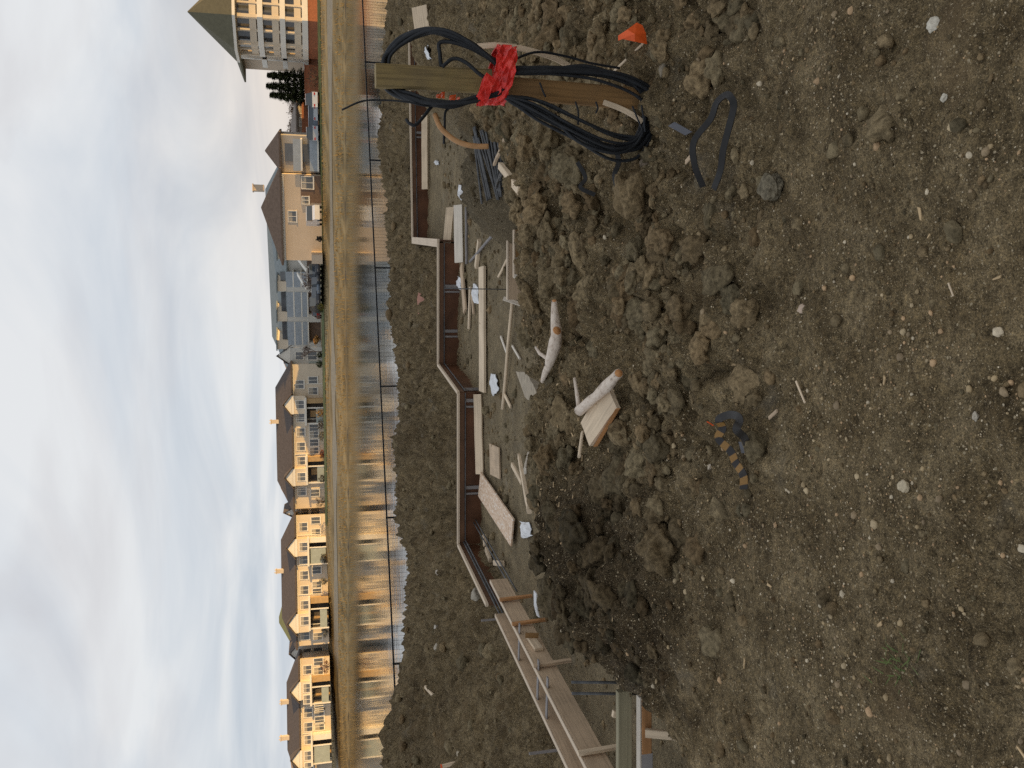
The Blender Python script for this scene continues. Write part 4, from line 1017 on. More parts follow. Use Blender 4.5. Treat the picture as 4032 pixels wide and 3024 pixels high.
def row_house(Fc_, sy0, sy1, eave, ridge, uppers, lowers, bays, porches, chim, label, glazed=(), z0=.0):
    """two storey terrace; numbers are picture rows (sy) or columns (sx)"""
    u = lambda sy, sx=1210: Fc_.uv(sx, sy)[0]
    ua, ub = sorted((u(sy0), u(sy1))); mid = (sy0 + sy1) / 2
    ze, zr = Fc_.uv(eave, mid)[1], Fc_.uv(ridge, mid)[1] ; D = 9.0
    k = (9.0 / 2 + 132) / 132; zr = EYE[2] + (zr - EYE[2]) * k
    chim = [(a_, b_ * .6) for a_, b_ in chim]
    th = thing("row_house", Fc_.pt((ua + ub) / 2, z0, -D / 2), label, "terraced house", "cream terraces across the lake")
    mb = MB(); Fc_.block(mb, ua, ub, z0, ze, -D, 0); mb.build("wall", STUCCO, th)
    mb = MB(); Fc_.block(mb, ua - .02, ub + .02, ze - .42, ze - .20, -.3, .07); mb.build("fascia", TRIM, th)
    rf = hip_roof(Fc_, ua, ub, ze + .02, zr, D, .5, 4.2, 4.2).build("roof", ROOFB, th)
    for sy, hh in chim:
        c = Fc_.pt(u(sy), 0, -D / 2 + .6); m_ = MB(); m_.box((c[0], c[1], zr + hh / 2 - .3), (.6, .6, hh + .6)); m_.box((c[0], c[1], zr + hh + .06), (.78, .75, .12)); m_.box((c[0] - .2, c[1], zr + hh + .2), (.16, .16, .25)); m_.box((c[0] + .2, c[1], zr + hh + .18), (.16, .16, .2)); m_.build("chimney", STUCCO, rf)
    zu0, zu1 = ze - 1.85, ze - .72; zl0, zl1 = z0 + 1.0, z0 + 2.25
    inbay = {}
    for s0, s1 in bays:
        b0, b1 = sorted((u(s0), u(s1))); m_ = MB(); Fc_.block(m_, b0, b1, z0 + 2.75, ze - .02, -.2, 1.0); by = m_.build("bay", STUCCO, th)
        mw, mr = MB(), MB(); gable(Fc_, mw, mr, (b0 + b1) / 2, (b1 - b0) / 2 + .1, ze, ze + 1.2, -1.9, 1.05); mw.build("gable", TRIM, th); mr.build("gable_roof", ROOFB, th)
        m_ = MB(); Fc_.block(m_, b0 - .05, b1 + .05, ze - .40, ze - .03, .95, 1.08); m_.build("bay_fascia", TRIM, th)
        inbay[(s0, s1)] = 1.0
    for sy in uppers:
        out = 1.0 if any(min(b) <= sy <= max(b) for b in bays) else 0
        window(Fc_, th, u(sy), zu0, zu1, 1.15, out)
    for i, sy in enumerate(lowers): window(Fc_, th, u(sy), zl0, zl1, .95, 0, (.0, .5)[i % 2])
    for s0, s1, kind in porches:
        b0, b1 = sorted((u(s0), u(s1))); pz = z0 + 2.75; m_ = MB(); Fc_.block(m_, b0 - .15, b1 + .15, pz - .12, pz + .14, -.1, 1.9); po = m_.build("porch_roof", TRIM, th)
        m_ = MB(); Fc_.block(m_, b0 + .1, b1 - .1, z0, pz - .14, -.1, .04); m_.build("recess_shade", DARKIN, th)  # flat dark panel on the wall, porch shade put into its colour
        m_ = MB(); w3 = (b1 - b0) / 3
        Fc_.block(m_, b0, b0 + w3 * .55, z0, pz - .14, .0, 1.6); m_.build("side_wall", OCHRE if kind != 'glass' else TRIM, th)
        for q in (b0 + w3 + .1, b1 - .1): m_ = MB(); Fc_.block(m_, q - .09, q + .09, z0, pz - .14, 1.5, 1.7); m_.build("column", TRIM, th)
        m_ = MB(); Fc_.block(m_, b0 + w3 + .2, b1 - .2, z0 + .25, z0 + 1.25 if kind != 'glass' else pz - .3, 1.56, 1.64); m_.build("railing", GLASSG, th)
        m_ = MB(); Fc_.block(m_, (b0 + b1) / 2 - .0, (b0 + b1) / 2 + .95, z0 + .05, z0 + 2.1, -.05, .09); m_.build("door", OCHRE, th)
    for q in np.linspace(ua + 3, ub - 3, 4):  # downpipes
        m_ = MB(); Fc_.block(m_, q - .05, q + .05, z0, ze - .42, -.05, .09); m_.build("downpipe", TRIM, th)
    return th
ROW = Face((0, 131, 0), (-1, .06))
ROW2 = Face((-23, 130, 0), (-1, -.12)); ROW3 = Face((-45, 127, 0), (-1, -.17))
z3 = lambda y: 1400 + y / 2.212
z4 = lambda y: 2100 + y / 1.795
row_house(ROW, z3(75), z3(1330), 1150, 1088, [z3(y) for y in (250, 420, 540, 665, 790, 915, 1045, 1180)], [z3(y) for y in (215, 310, 630, 690, 760, 830, 1200)],
          [(z3(345), z3(500)), (z3(975), z3(1120))], [(z3(370), z3(590), 'wood'), (z3(870), z3(1100), 'wood')], [(z3(590), 1.1)], "cream terrace nearest the middle, in half shade beside the pale side house")
row_house(ROW2, z3(1388), z4(792), 1163, 1108, [z3(1490)] + [z4(y) for y in (90, 185, 295, 400, 505, 610, 720)], [z3(1440), z3(1545)] + [z4(y) for y in (265, 370, 415, 735)],
          [(z4(35), z4(155)), (z4(560), z4(690))], [(z4(30), z4(220), 'glass'), (z4(450), z4(670), 'wood')], [(z4(270), 1.1)], "sunlit cream terrace with the green roof rising behind it")
row_house(ROW3, z4(890), z4(1760), 1178, 1130, [z4(y) for y in (965, 1085, 1165, 1270, 1370, 1460, 1560, 1640)], [z4(y) for y in (915, 980, 1230, 1270, 1330, 1375)],
          [(z4(1040), z4(1165)), (z4(1520), z4(1640))], [(z4(1010), z4(1200), 'wood'), (z4(1415), z4(1620), 'glass')], [(z4(1210), 1.2), (z4(1470), 1.4)], "sunlit cream terrace at the far left end of the row")
# recessed link houses between terraces, with a lit gable each
def link(sy0, sy1, label, eave=1160, apex=1125, mat=STUCCO3):
    F2 = Face((0, 133.5, 0), (-1, .06)); u = lambda sy: F2.uv(1210, sy)[0]; a, b = sorted((u(sy0), u(sy1))); ze, zp = F2.uv(eave, (sy0 + sy1) / 2)[1], F2.uv(apex, (sy0 + sy1) / 2)[1]
    th = thing("link_house", F2.pt((a + b) / 2, 0, -3), label, "house")
    m_ = MB(); F2.block(m_, a, b, 0, ze, -7, 0); m_.build("wall", mat, th)
    mw, mr = MB(), MB(); gable(F2, mw, mr, (a + b) / 2, (b - a) / 2, ze, zp, -7, .02); mw.build("gable", TRIM, th); mr.build("roof", ROOFB, th)
    window(F2, th, (a + b) / 2, ze - 1.9, ze - .8, 1.1, 0, 0); window(F2, th, (a + b) / 2, 1.0, 2.3, 1.2, 0, 0)
    m_ = MB(); F2.block(m_, (a + b) / 2 + .9, (a + b) / 2 + 1.7, .1, 2.2, -.1, .05); m_.build("door", GLASSG, th)
    return th
link(z3(1318), z3(1400), "grey shaded link house between the middle and the sunlit terrace", 1165, 1118)
link(z4(785), z4(895), "narrow link house between the two sunlit terraces", 1175, 1140)
link(z3(-70), z3(72), "white link house at the right end of the terraces, lit gable above", 1143, 1090)
# roofs rising behind
def behind(name, sy0, sy1, eave, ridge, y, mat, label, wall=STUCCO2, in0=5, in1=5, D=12):
    Fb = Face((0, y, 0), (-1, .03)); u = lambda sy: Fb.uv(1150, sy)[0]; a, b = sorted((u(sy0), u(sy1))); ze, zr = Fb.uv(eave, (sy0 + sy1) / 2)[1], Fb.uv(ridge, (sy0 + sy1) / 2)[1]
    th = thing(name, Fb.pt((a + b) / 2, .15, -D / 2), label, "house")
    m_ = MB(); Fb.block(m_, a, b, .15, ze, -D, 0); m_.build("wall", wall, th)
    hip_roof(Fb, a, b, ze + .02, zr, D, .5, in0, in1).build("roof", mat, th)
    for k in (.3, .7): window(Fb, th, a + (b - a) * k, ze - 2.0, ze - .8, 1.2)
    return th
behind("house", z4(325), z4(790), 1155, 1092, 158, ROOFG, "house behind the sunlit terrace, only its green hipped roof showing", in0=9, in1=3)
behind("house", z3(930), z3(1310), 1150, 1100, 160, ROOFO, "rust roofed house behind the middle terrace", in0=4, in1=3)
behind("house", z3(-380), z3(90), 1125, 1080, 165, ROOFO, "long rust roofed house behind the white link house")
behind("house", z4(1490), z4(1800), 1160, 1135, 170, ROOFO, "orange roofed house behind the far left terrace")

# beige house with dark hip roof
FD = Face((22, 114, 0), (-1, .36)); u = lambda sy, sx=1180: FD.uv(sx, sy)[0]
a, b = u(687), u(1025); a, b = min(a, b), max(a, b); ze = FD.uv(1106, 850)[1]; zr = FD.uv(1034, 770)[1] + .4; z0 = .1
th = thing("beige_house", FD.pt((a + b) / 2, z0, -5), "plain beige house with a dark hip roof and brown corner cladding", "house")
m_ = MB(); FD.block(m_, a, b, z0, ze, -5.5, 0); m_.build("wall", STUCCO2, th)
m_ = MB(); FD.block(m_, a - .03, b + .03, ze - .5, ze - .2, -.3, .08); m_.build("fascia", TRIM, th)
rf = hip_roof(FD, a - .2, b, ze + .02, zr, 5.5, .6, 5.5, 7.0).build("roof", ROOFB, th)
c = FD.pt(u(765), 0, -5); m_ = MB(); m_.box((c[0], c[1], zr + .3), (.8, .8, 1.4)); m_.box((c[0], c[1], zr + 1.05), (1, 1, .15)); m_.build("chimney", STUCCO2, rf)
u0_, u1_ = sorted((u(690), u(797))); m_ = MB(); FD.block(m_, u0_, u1_, z0, FD.uv(1184, 745)[1], -.1, .14); m_.build("brown_cladding", CLADB, th)
z_ = lambda sx, sy: FD.uv(sx, sy)[1]
window(FD, th, u(853), z_(1166, 853), z_(1136, 853), 1.35, 0, .5); window(FD, th, u(718), z_(1232, 718), z_(1188, 718), 1.5, .14, .4); window(FD, th, u(787), z_(1215, 787), z_(1190, 787), .9, .14, .4)
m_ = MB(); FD.block(m_, u(1025) if u(1025) < u(990) else u(990), max(u(990), u(1025)) , z0, 1.5, 0, 2.2); m_.build("garden_wall", STUCCO2, th)
# balcony wing at its right
a2, b2 = sorted((u(537), u(684))); zw = z_(1098, 590)
th = thing("balcony_wing", FD.pt((a2 + b2) / 2, z0, -5), "shaded grey wing with balconies right of the beige house", "house")
m_ = MB(); FD.block(m_, a2, b2 - .02, z0, zw, -9, -1.2); m_.build("wall", simple("shaded_grey_render", (.40, .37, .33, 1), .9, .1, .8), th)  # shade put into the wall colour: a darker grey
hip_roof(FD, a2, b2 - .7, zw + .02, zw + 1.9, 7, .4, 2.6, 2.0, -1).build("roof", ROOFB, th)
for zz in (zw - 2.9, zw - 5.7 if zw > 6.4 else .35):
    m_ = MB(); FD.block(m_, a2 + .3, b2 - .4, zz, zz + .2, -1.3, .4); sl = m_.build("balcony", TRIM, th)
    m_ = MB(); FD.block(m_, a2 + .3, b2 - .4, zz + .2, zz + 1.15, .3, .38); m_.build("railing", BALC, sl)
    m_ = MB(); FD.block(m_, a2 + 1, b2 - 1.4, zz + .2, zz + 2.2, -1.3, -1.12); m_.build("glass_door", PANE, th)

# teal roofed apartments behind
FE = Face((0, 150, 0), (-1, .62)); u = lambda sy, sx=1200: FE.uv(sx, sy)[0]; z_ = lambda sx, sy: FE.uv(sx, sy)[1]
a, b = sorted((u(1050), u(1460))); a -= 14; ze = z_(1132, 1200); zr = z_(1072, 1180) + .6
th = thing("apartment_block", FE.pt((a + b) / 2, .15, -6), "apartment block with teal roof, lit dormers and blue grey balconies", "apartment block")
m_ = MB(); FE.block(m_, a, b, .15, ze, -12, 0); m_.build("wall", STUCCO3, th)
m_ = MB(); FE.block(m_, a, b, .15, z_(1212, 1200), -.1, .2); m_.build("brick_base", CLADB, th)
rf = hip_roof(FE, a, b, ze + .02, zr, 12, .5, 4, 4).build("roof", ROOFT, th)
for sy in (998, 1125, 1243, 1352):
    uu = u(sy); dz0, dz1 = ze + .1, z_(1085, sy) + .2; m_ = MB(); FE.block(m_, uu - .85, uu + .85, ze - .2, dz1 - .5, -4, .4); dm = m_.build("dormer", STUCCO, rf)
    m_ = MB(); FE.block(m_, uu - 1.05, uu + 1.05, dz1 - .5, dz1 - .3, -4, .6); m_.build("dormer_roof", ROOFT, dm)
    m_ = MB(); FE.block(m_, uu - .7, uu + .7, .15, ze, 0, 1.0); m_.build("pier", STUCCO3, th)
for zz0, zz1 in ((1150, 1158), (1178, 1188), (1205, 1212)):
    t0, t1 = z_(zz1, 1200), z_(zz0, 1200)
    for s0, s1 in ((1060, 1120), (1140, 1236), (1256, 1345), (1360, 1440)):
        c0, c1 = sorted((u(s0), u(s1))); m_ = MB(); FE.block(m_, c0, c1, t0 - .1, t0 + .1, -.1, 1.1); bl_ = m_.build("balcony", TRIM, th)
        m_ = MB(); FE.block(m_, c0, c1, t0 + .1, t0 + 1.1, 1.02, 1.08); m_.build("railing", BALC, bl_)
        m_ = MB(); FE.block(m_, c0 + .5, c1 - .5, t0 + .1, t0 + 2.0, -.1, .06); m_.build("glass_door", PANE, th)
# sloping porch canopy at the side of the beige house
p0, p1 = Q(1152, 985, 118), Q(1204, 1057, 118); e_ = np.array((0, 4, 0))
th = thing("porch_canopy", ((p0 + p1) / 2)[:2].tolist() + [.1], "pale sloping canopy over the entrance left of the beige house", "canopy")
MB().slab([p0, p0 + e_, p1 + e_, p1], .22).build("canopy_roof", TRIM, th)
for q in (p0 * .9 + p1 * .1, p0 * .1 + p1 * .9): MB().bar(V3(q, -.1, 0, .3), (q[0], q[1] + .3, .1), .18, .18).build("column", TRIM, th)
p0, p1 = Q(1168, 1072, 122), Q(1202, 1128, 122)
th = thing("porch_canopy", ((p0 + p1) / 2)[:2].tolist() + [.1], "thinner white sloping canopy before the blue grey balconies", "canopy")
MB().slab([p0, p0 + e_, p1 + e_, p1], .18).build("canopy_roof", TRIM, th)
for q in (p0 * .9 + p1 * .1, p0 * .1 + p1 * .9): MB().bar(V3(q, -.1, 0, .3), (q[0], q[1] + .3, .1), .14, .14).build("column", TRIM, th)

# tower with the pyramid roof
TC = Q(1180, 81, 111); TC[2] = .1; TY = 111
zt = lambda sx: Q(sx, 120, TY - 4.5)[2]
ze = zt(915); zap = Q(739, 80, TY)[2]; RT = 79 * 1.8228 * m_per_px(TY)
th = thing("tower_house", TC, "eight sided tower with steep pyramid roof, white bands and brick base", "tower")
ROOFTOW = simple("tower_roof", (.11, .10, .062, 1), .8, .12, 2)
def octa(r, z0, z1, r1=None, rot=22.5):
    r1 = r if r1 is None else r1; mb = MB(); a = [math.radians(rot + 45 * i) for i in range(8)]; k = 1 / math.cos(math.radians(22.5))
    v = [(TC[0] + math.cos(t_) * r * k, TC[1] + math.sin(t_) * r * k, z0) for t_ in a] + [(TC[0] + math.cos(t_) * r1 * k, TC[1] + math.sin(t_) * r1 * k, z1) for t_ in a]
    return mb.add(v, [(i, (i + 1) % 8, 8 + (i + 1) % 8, 8 + i) for i in range(8)] + [tuple(range(7, -1, -1)), tuple(range(8, 16))])
r_ = RT * .86
lev = [zt(s) for s in (1240, 1212, 1112, 1022, 920)]   # ground, brick top, floor slabs ...
octa(r_ * .80, 0, ze).build("core_wall", STUCCO2, th)
octa(r_, 0, lev[1] - .0).build("brick_base", BRICK, th)
octa(RT * 1.05, ze, zap, .05).build("pyramid_roof", ROOFTOW, th)
octa(RT * 1.06, ze - .35, ze - .01).build("eave_band", TRIM, th)
slabs = [(zt(1213), zt(1190)), (zt(1123), zt(1102)), (zt(1034), zt(1012))]
for q0, q1 in slabs: octa(r_ * 1.04, q0, q1).build("floor_band", TRIM, th)
floors = [(slabs[0][1], slabs[1][0]), (slabs[1][1], slabs[2][0]), (slabs[2][1], ze - .45)]
def tower_floor(q0, q1):
    for i in range(8):
        am = math.radians(45 * i); k = 1 / math.cos(math.radians(22.5))
        c = np.array((TC[0] + math.cos(am) * r_, TC[1] + math.sin(am) * r_, 0)); t_ = np.array((-math.sin(am), math.cos(am), 0)); half = r_ * math.tan(math.radians(22.5)); n_ = np.array((math.cos(am), math.sin(am), 0))
        if n_[1] > .4: continue
        m_ = MB(); m_.bar(c - n_ * .1 - t_ * half * .96 + (0, 0, q0 + .55), c - n_ * .1 + t_ * half * .96 + (0, 0, q0 + .55), .12, .8); m_.build("parapet", STUCCO, th)
        for e in (-.94, 0, .94):
            m_ = MB(); m_.bar(c - n_ * .12 + t_ * half * e + (0, 0, q0), c - n_ * .12 + t_ * half * e + (0, 0, q1), .42 if e else .26, .3); m_.build("pillar", STUCCO, th)
        c2 = np.array((TC[0] + math.cos(am) * r_ * .8, TC[1] + math.sin(am) * r_ * .8, 0)) + n_ * .03
        m_ = MB(); m_.bar(c2 - t_ * half * .8 + (0, 0, q0 + 1.3), c2 + t_ * half * .8 + (0, 0, q0 + 1.3), .06, 2.3); m_.build("glass_door", PANE, th)
for q0, q1 in floors: tower_floor(q0, q1)
# main block behind the tower, with balconies at its left end
FT = Face((0, 117, 0), (1, 0)); u = lambda sy: FT.uv(1150, sy)[0]
a, b = u(252), u(252) + 40; zb = FT.uv(945, 200)[1]
th = thing("long_block", FT.pt((a + b) / 2, .1, -6), "cream block with white balconies and brick base behind the tower", "apartment block")
m_ = MB(); FT.block(m_, a + 1.5, b, .1, zb, -7, -.6); m_.build("wall", STUCCO2, th)
m_ = MB(); FT.block(m_, a + .8, b, .1, lev[1], -7.05, .0); m_.build("brick_base", BRICK, th)
hip_roof(FT, a + .4, b, zb + .02, zb + 1.6, 7, .6, 4, 4).build("roof", ROOFTOW, th)
for q0, q1 in slabs:
    m_ = MB(); FT.block(m_, a, b, q0, q1, -2, .8); sl = m_.build("balcony", TRIM, th)
    m_ = MB(); FT.block(m_, a + .1, b, q1, q1 + 1.0, .70, .78); m_.build("railing", BALC, sl)
    m_ = MB(); FT.block(m_, a + 2.2, a + 5, q1, q1 + 2.1, -.7, -.55); m_.build("glass_door", PANE, th)
    m_ = MB(); FT.block(m_, a + .1, a + .45, q1, q1 + 2.6 if q1 + 2.6 < zb else zb, .45, .8); m_.build("column", TRIM, th)

# low grey house with a brick wall before it
FG = Face((0, 121, 0), (-1, 0)); u = lambda sy: FG.uv(1200, sy)[0]; a, b = sorted((u(395), u(540)))
th = thing("grey_house", FG.pt((a + b) / 2, .1, -4), "low grey house with brick skirting behind the parked cars", "house")
zg = FG.uv(1165, 460)[1]; m_ = MB(); FG.block(m_, a, b, .1, zg, -8, 0); m_.build("wall", simple("grey_brown_wall", (.33, .27, .22, 1), .9, .2, 1), th)
m_ = MB(); FG.block(m_, a, b + .1, .1, FG.uv(1188, 460)[1], -.1, .3); m_.build("brick_skirt", BRICK, th)
hip_roof(FG, a, b, zg + .02, FG.uv(1140, 460)[1], 8, .4, 3, 3).build("roof", simple("faded_roof", (.24, .20, .17, 1), .9, .15, 2), th)
for k in (.25, .6): window(FG, th, a + (b - a) * k, zg - 1.5, zg - .5, 1.2)
m_ = MB(); FW = Face((0, 114, 0), (-1, 0)); w0, w1 = sorted((FW.uv(1200, 255)[0], FW.uv(1200, 400)[0])); FW.block(m_, w0, w1, .1, FW.uv(1203, 330)[1], -.3, 0)
FW.block(m_, w0 - .1, w1 + .1, FW.uv(1203, 330)[1], FW.uv(1203, 330)[1] + .12, -.4, .1)
tag(m_.build("brick_wall", BRICK), "low red brick wall in front of the spruces", "wall")

# ------------------------------------------------------------------ cars
TYRE = simple("tyre_rubber", (.02, .02, .02, 1), .8, .2, 10)
CARGLASS = simple("car_glass", (.04, .05, .06, 1), .08, .1, 2, spec=.8)
TAIL = simple("tail_lamp", (.45, .02, .015, 1), .3, .1, 3)
def carpaint(n, c): return simple(n, c, .3, .05, 2, metal=.2, spec=.6)
def car(x, y, rz, mat, label, suv=False, name="parked_car", z=.12, tail=True):
    th = thing(name, (x, y, z), label, "car", "cars parked by the far houses"); th.rotation_euler.z = rz
    L, W, hb, hc = 4.5, 1.8, .78 if not suv else .95, 1.45 if not suv else 1.75
    def lb(mb, prof, w0, inset):   # side profile extruded across, narrowing upwards
        n = len(prof); vs = []
        for sg in (-1, 1):
            for px, pz in prof: k = inset * max(0, (pz - hb)) ; vs.append((x + px, y + sg * (w0 / 2 - k), z + pz))
        fs = [tuple(range(n)), tuple(range(2 * n - 1, n - 1, -1))] + [(i, n + i, n + (i + 1) % n, (i + 1) % n) for i in range(n)]
        mb.add(vs, fs); return mb
    body = lb(MB(), [(-L / 2, .30), (L / 2, .30), (L / 2 + .03, .55), (L / 2 - .15, hb - .05), (L / 2 - 1.1, hb + .03), (-L / 2 + .6, hb + .05), (-L / 2 + .03, hb - .02)], W, 0).build("body", mat, th)
    rear = -L / 2 + (.15 if suv else .75)
    lb(MB(), [(L / 2 - 1.2, hb), (rear, hb), (rear + .35, hc - .12), (rear + .7, hc - .03), (L / 2 - 2.1, hc - .03)], W - .08, .28).build("cabin", CARGLASS, th)
    lb(MB(), [(L / 2 - 2.05, hc - .04), (rear + .45, hc - .05), (rear + .75, hc), (L / 2 - 2.25, hc)], W - .02, .28).build("roof_panel", mat, th)
    for wx in (-L / 2 + .85, L / 2 - .9):
        for sg in (-1, 1):
            MB().tube([(x + wx, y + sg * (W / 2 - .2), z + .33), (x + wx, y + sg * (W / 2 + .01), z + .33)], .33, 14).build("wheel", TYRE, th)
    for sg in (-1, 1):
        MB().box((x - L / 2 + .01, y + sg * .68, z + .68), (.08, .3, .16)).build("tail_lamp", TAIL, th)
        MB().box((x + L / 2 - .05, y + sg * .65, z + .58), (.12, .32, .15)).build("headlight", PANEB, th)
    return th
wht, drk, blu, red, slv = carpaint("white_paint", (.7, .7, .7, 1)), carpaint("dark_paint", (.03, .033, .04, 1)), carpaint("blue_grey_paint", (.10, .13, .17, 1)), carpaint("maroon_paint", (.16, .025, .02, 1)), carpaint("silver_paint", (.42, .44, .46, 1))
def car_at(sx, sy, y, rz, mat, lab, **k): p = Q(sx, sy, y); car(p[0], y, rz, mat, lab, **k)
car_at(1230, 395, 109, 1.3, wht, "white car at the spruces, nose towards the lake", suv=True)
car_at(1232, 440, 110, 1.2, slv, "silver car second from the spruces")
car_at(1232, 482, 111, 1.2, blu, "blue grey car third from the spruces")
car_at(1236, 522, 111, 1.25, slv, "silver car nearest the balcony wing", suv=True)
car_at(1245, 1062, 116, -1.45, drk, "dark car with red tail lamps nearest the beige house", suv=True)
car_at(1250, 1102, 117, -1.4, drk, "dark car second from the beige house")
car_at(1255, 1148, 118, -1.4, blu, "blue grey car before the blue grey balconies")
car_at(1262, 1190, 118, -1.35, drk, "dark car farthest left in the parked row", suv=True)
car_at(1228, 1226, 128, 1.6, red, "maroon car with its lamps lit before the apartment block")
LIT = bpy.data.materials.new("lit_lamp"); LIT.use_nodes = True; b_ = LIT.node_tree.nodes["Principled BSDF"]; b_.inputs["Emission Color"].default_value = (1, .72, .2, 1); b_.inputs["Emission Strength"].default_value = 6
p = Q(1232, 1230, 125.4)
for o in list(bpy.data.objects):
    if o.name.startswith("headlight") and o.parent and o.parent["label"].startswith("maroon"): o.data.materials.clear(); o.data.materials.append(LIT)
# white van before the beige house
p = Q(1250, 850, 110)
th = thing("white_van", (p[0], 110, .12), "white van parked against the beige house", "van")
def vb(name, prof, w, mat):
    n = len(prof); vs = [(p[0] + sg_x, 110 + sg * w / 2, .12 + z_) for sg in (-1, 1) for sg_x, z_ in prof]
    return MB().add(vs, [tuple(range(n)), tuple(range(2 * n - 1, n - 1, -1))] + [(i, n + i, n + (i + 1) % n, (i + 1) % n) for i in range(n)]).build(name, mat, th)
vb("body", [(-2.3, .3), (2.3, .3), (2.35, .9), (1.9, 1.15), (1.25, 1.95), (-2.25, 2.0)], 1.8, wht)
vb("windscreen", [(1.87, 1.2), (1.32, 1.9), (1.25, 1.9), (1.0, 1.2)], 1.84, CARGLASS)
th.rotation_euler.z = -math.pi / 2
for wx in (-1.4, 1.5):
    for sg in (-1, 1): MB().tube([(p[0] + wx, 110 + sg * .7, .45), (p[0] + wx, 110 + sg * .92, .45)], .33, 14).build("wheel", TYRE, th)

# ------------------------------------------------------------------ trees and shrubs
NEEDLE = tinted("needles", .9, .3, 3, .1)
BARKD = simple("brown_bark", (.13, .095, .07, 1), .9, .3, 3)
def spruce(x, y, h_, r_, label, z=.1):
    th = thing("spruce", (x, y, z), label, "tree", "spruces beside the tower")
    MB().tube([(x, y, z), (x, y, z + h_ * .98)], [.16, .02], 7).build("trunk", BARKD, th)
    V, F_, T = [], [], []
    for i in range(5200):
        k = rng.uniform(0, 1) ** 1.25; zz = .35 + (h_ - .3) * k; rm = r_ * (1 - k) ** .85 * (.72 + .28 * math.sin(zz * 7.5)) + .06; a = rng.uniform(0, 6.28); q = rm * rng.uniform(.25, 1.05)
        c = np.array((math.cos(a) * q, math.sin(a) * q, zz - q * .25)); t_ = np.array((math.cos(a), math.sin(a), rng.uniform(-.6, .15))); s_ = np.array((-math.sin(a), math.cos(a), rng.uniform(-.3, .3))); L = rng.uniform(.22, .5); o = len(V)
        V += [c - s_ * L * .3, c + s_ * L * .3, c + t_ * L]; F_.append((o, o + 1, o + 2)); bb = rng.uniform(.5, 1.3); T += [(.055 * bb, .062 * bb, .025 * bb)] * 3
    o = np_mesh("crown", V, F_, NEEDLE, np.array(T), False); o.parent = th
for sx, sy, r_, lab in ((1052, 296, 1.75, "dark spruce nearest the tower"), (1048, 338, 1.9, "tallest dark spruce, in the middle of the three"), (1062, 374, 1.7, "dark spruce farthest left of the three, by the white car")):
    p = Q(sx, sy, 116); spruce(p[0], 116, p[2] - .1, r_, lab)
BUD = tinted("bare_twigs", .9, .2, 3, .1)
def bare_tree(x, y, h_, label, group, z=.1, col=(.22, .15, .10), leaves=0, seed=1, spread=.55, name="bare_tree", cat="tree"):
    rs = random.Random(seed); th = thing(name, (x, y, z), label, cat, group)
    trunk, twigs = MB(), MB(); V, F_, T = [], [], []
    def grow(p, d, L, r, lv):
        q = p + d * L; (trunk if lv == 0 else twigs).tube([p, (p + q) / 2 + Vector((rs.uniform(-1, 1), rs.uniform(-1, 1), 0)) * L * .05, q], [r, r * .85, r * .7], 5 if lv < 2 else 3, lv == 0)
        if lv >= 4: 
            for _ in range(leaves):
                c = q + Vector((rs.uniform(-1, 1), rs.uniform(-1, 1), rs.uniform(-1, 1))) * L * .9; e = .10 + .08 * rs.random(); o = len(V); b2 = rs.uniform(.6, 1.2)
                V.extend([tuple(c + Vector((rs.uniform(-e, e), rs.uniform(-e, e), rs.uniform(-e, e)))) for _ in range(3)]); F_.append((o, o + 1, o + 2)); T.extend([tuple(v * b2 for v in col)] * 3)
            return
        for _ in range(3 if lv else 5):
            dd = (d + Vector((rs.uniform(-1, 1), rs.uniform(-1, 1), rs.uniform(-.25, .6))) * spread).normalized(); grow(p + d * L * rs.uniform(.55, 1), dd, L * rs.uniform(.6, .8), r * .66, lv + 1)
    grow(Vector((x, y, z)), Vector((rs.uniform(-.05, .05), 0, 1)), h_ * .32, h_ * .018, 0)
    trunk.build("trunk", BARKD, th); twigs.build("branches", simple("twig_" + str(seed), col + (1,), .9, .2, 2), th)
    if V: o = np_mesh("leaves", np.array(V) - np.array((x, y, z)), F_, BUD, np.array(T), False); o.parent = th
labs = ["bare brown tree left of the spruces", "bare tree behind the parked silver car", "bare tree just right of the balcony wing", "smaller bare tree behind the low grey house", "bare tree between the tower and the spruces"]
for i, (sx, sy, y) in enumerate(((1098, 400, 132), (1120, 440, 134), (1105, 525, 130), (1130, 485, 136), (1075, 258, 130))):
    p = Q(sx, sy, y); bare_tree(p[0], y, p[2] * 1.05, labs[i], "bare trees behind the parked cars", seed=20 + i, spread=.7, leaves=4)
for i, (sx, sy, y, lab) in enumerate(((1170, 1110, 121, "grey bare tree before the apartment balconies"), (1168, 1385, 127, "bare tree beside the white link house"), (1262, 1338, 121, "orange tan shrub on the lake bank by the white link house"))):
    p = Q(sx, sy, y); bare_tree(p[0], y, max(1.6, p[2]) * 1.05, lab, None, seed=40 + i, spread=.8, leaves=7 if i == 2 else 2, name="tan_shrub" if i == 2 else "bare_tree", cat="shrub" if i == 2 else "tree", col=(.42, .22, .07) if i == 2 else (.26, .20, .17))
LEAFM = tinted("shrub_leaves", .9, .3, 3, .1)
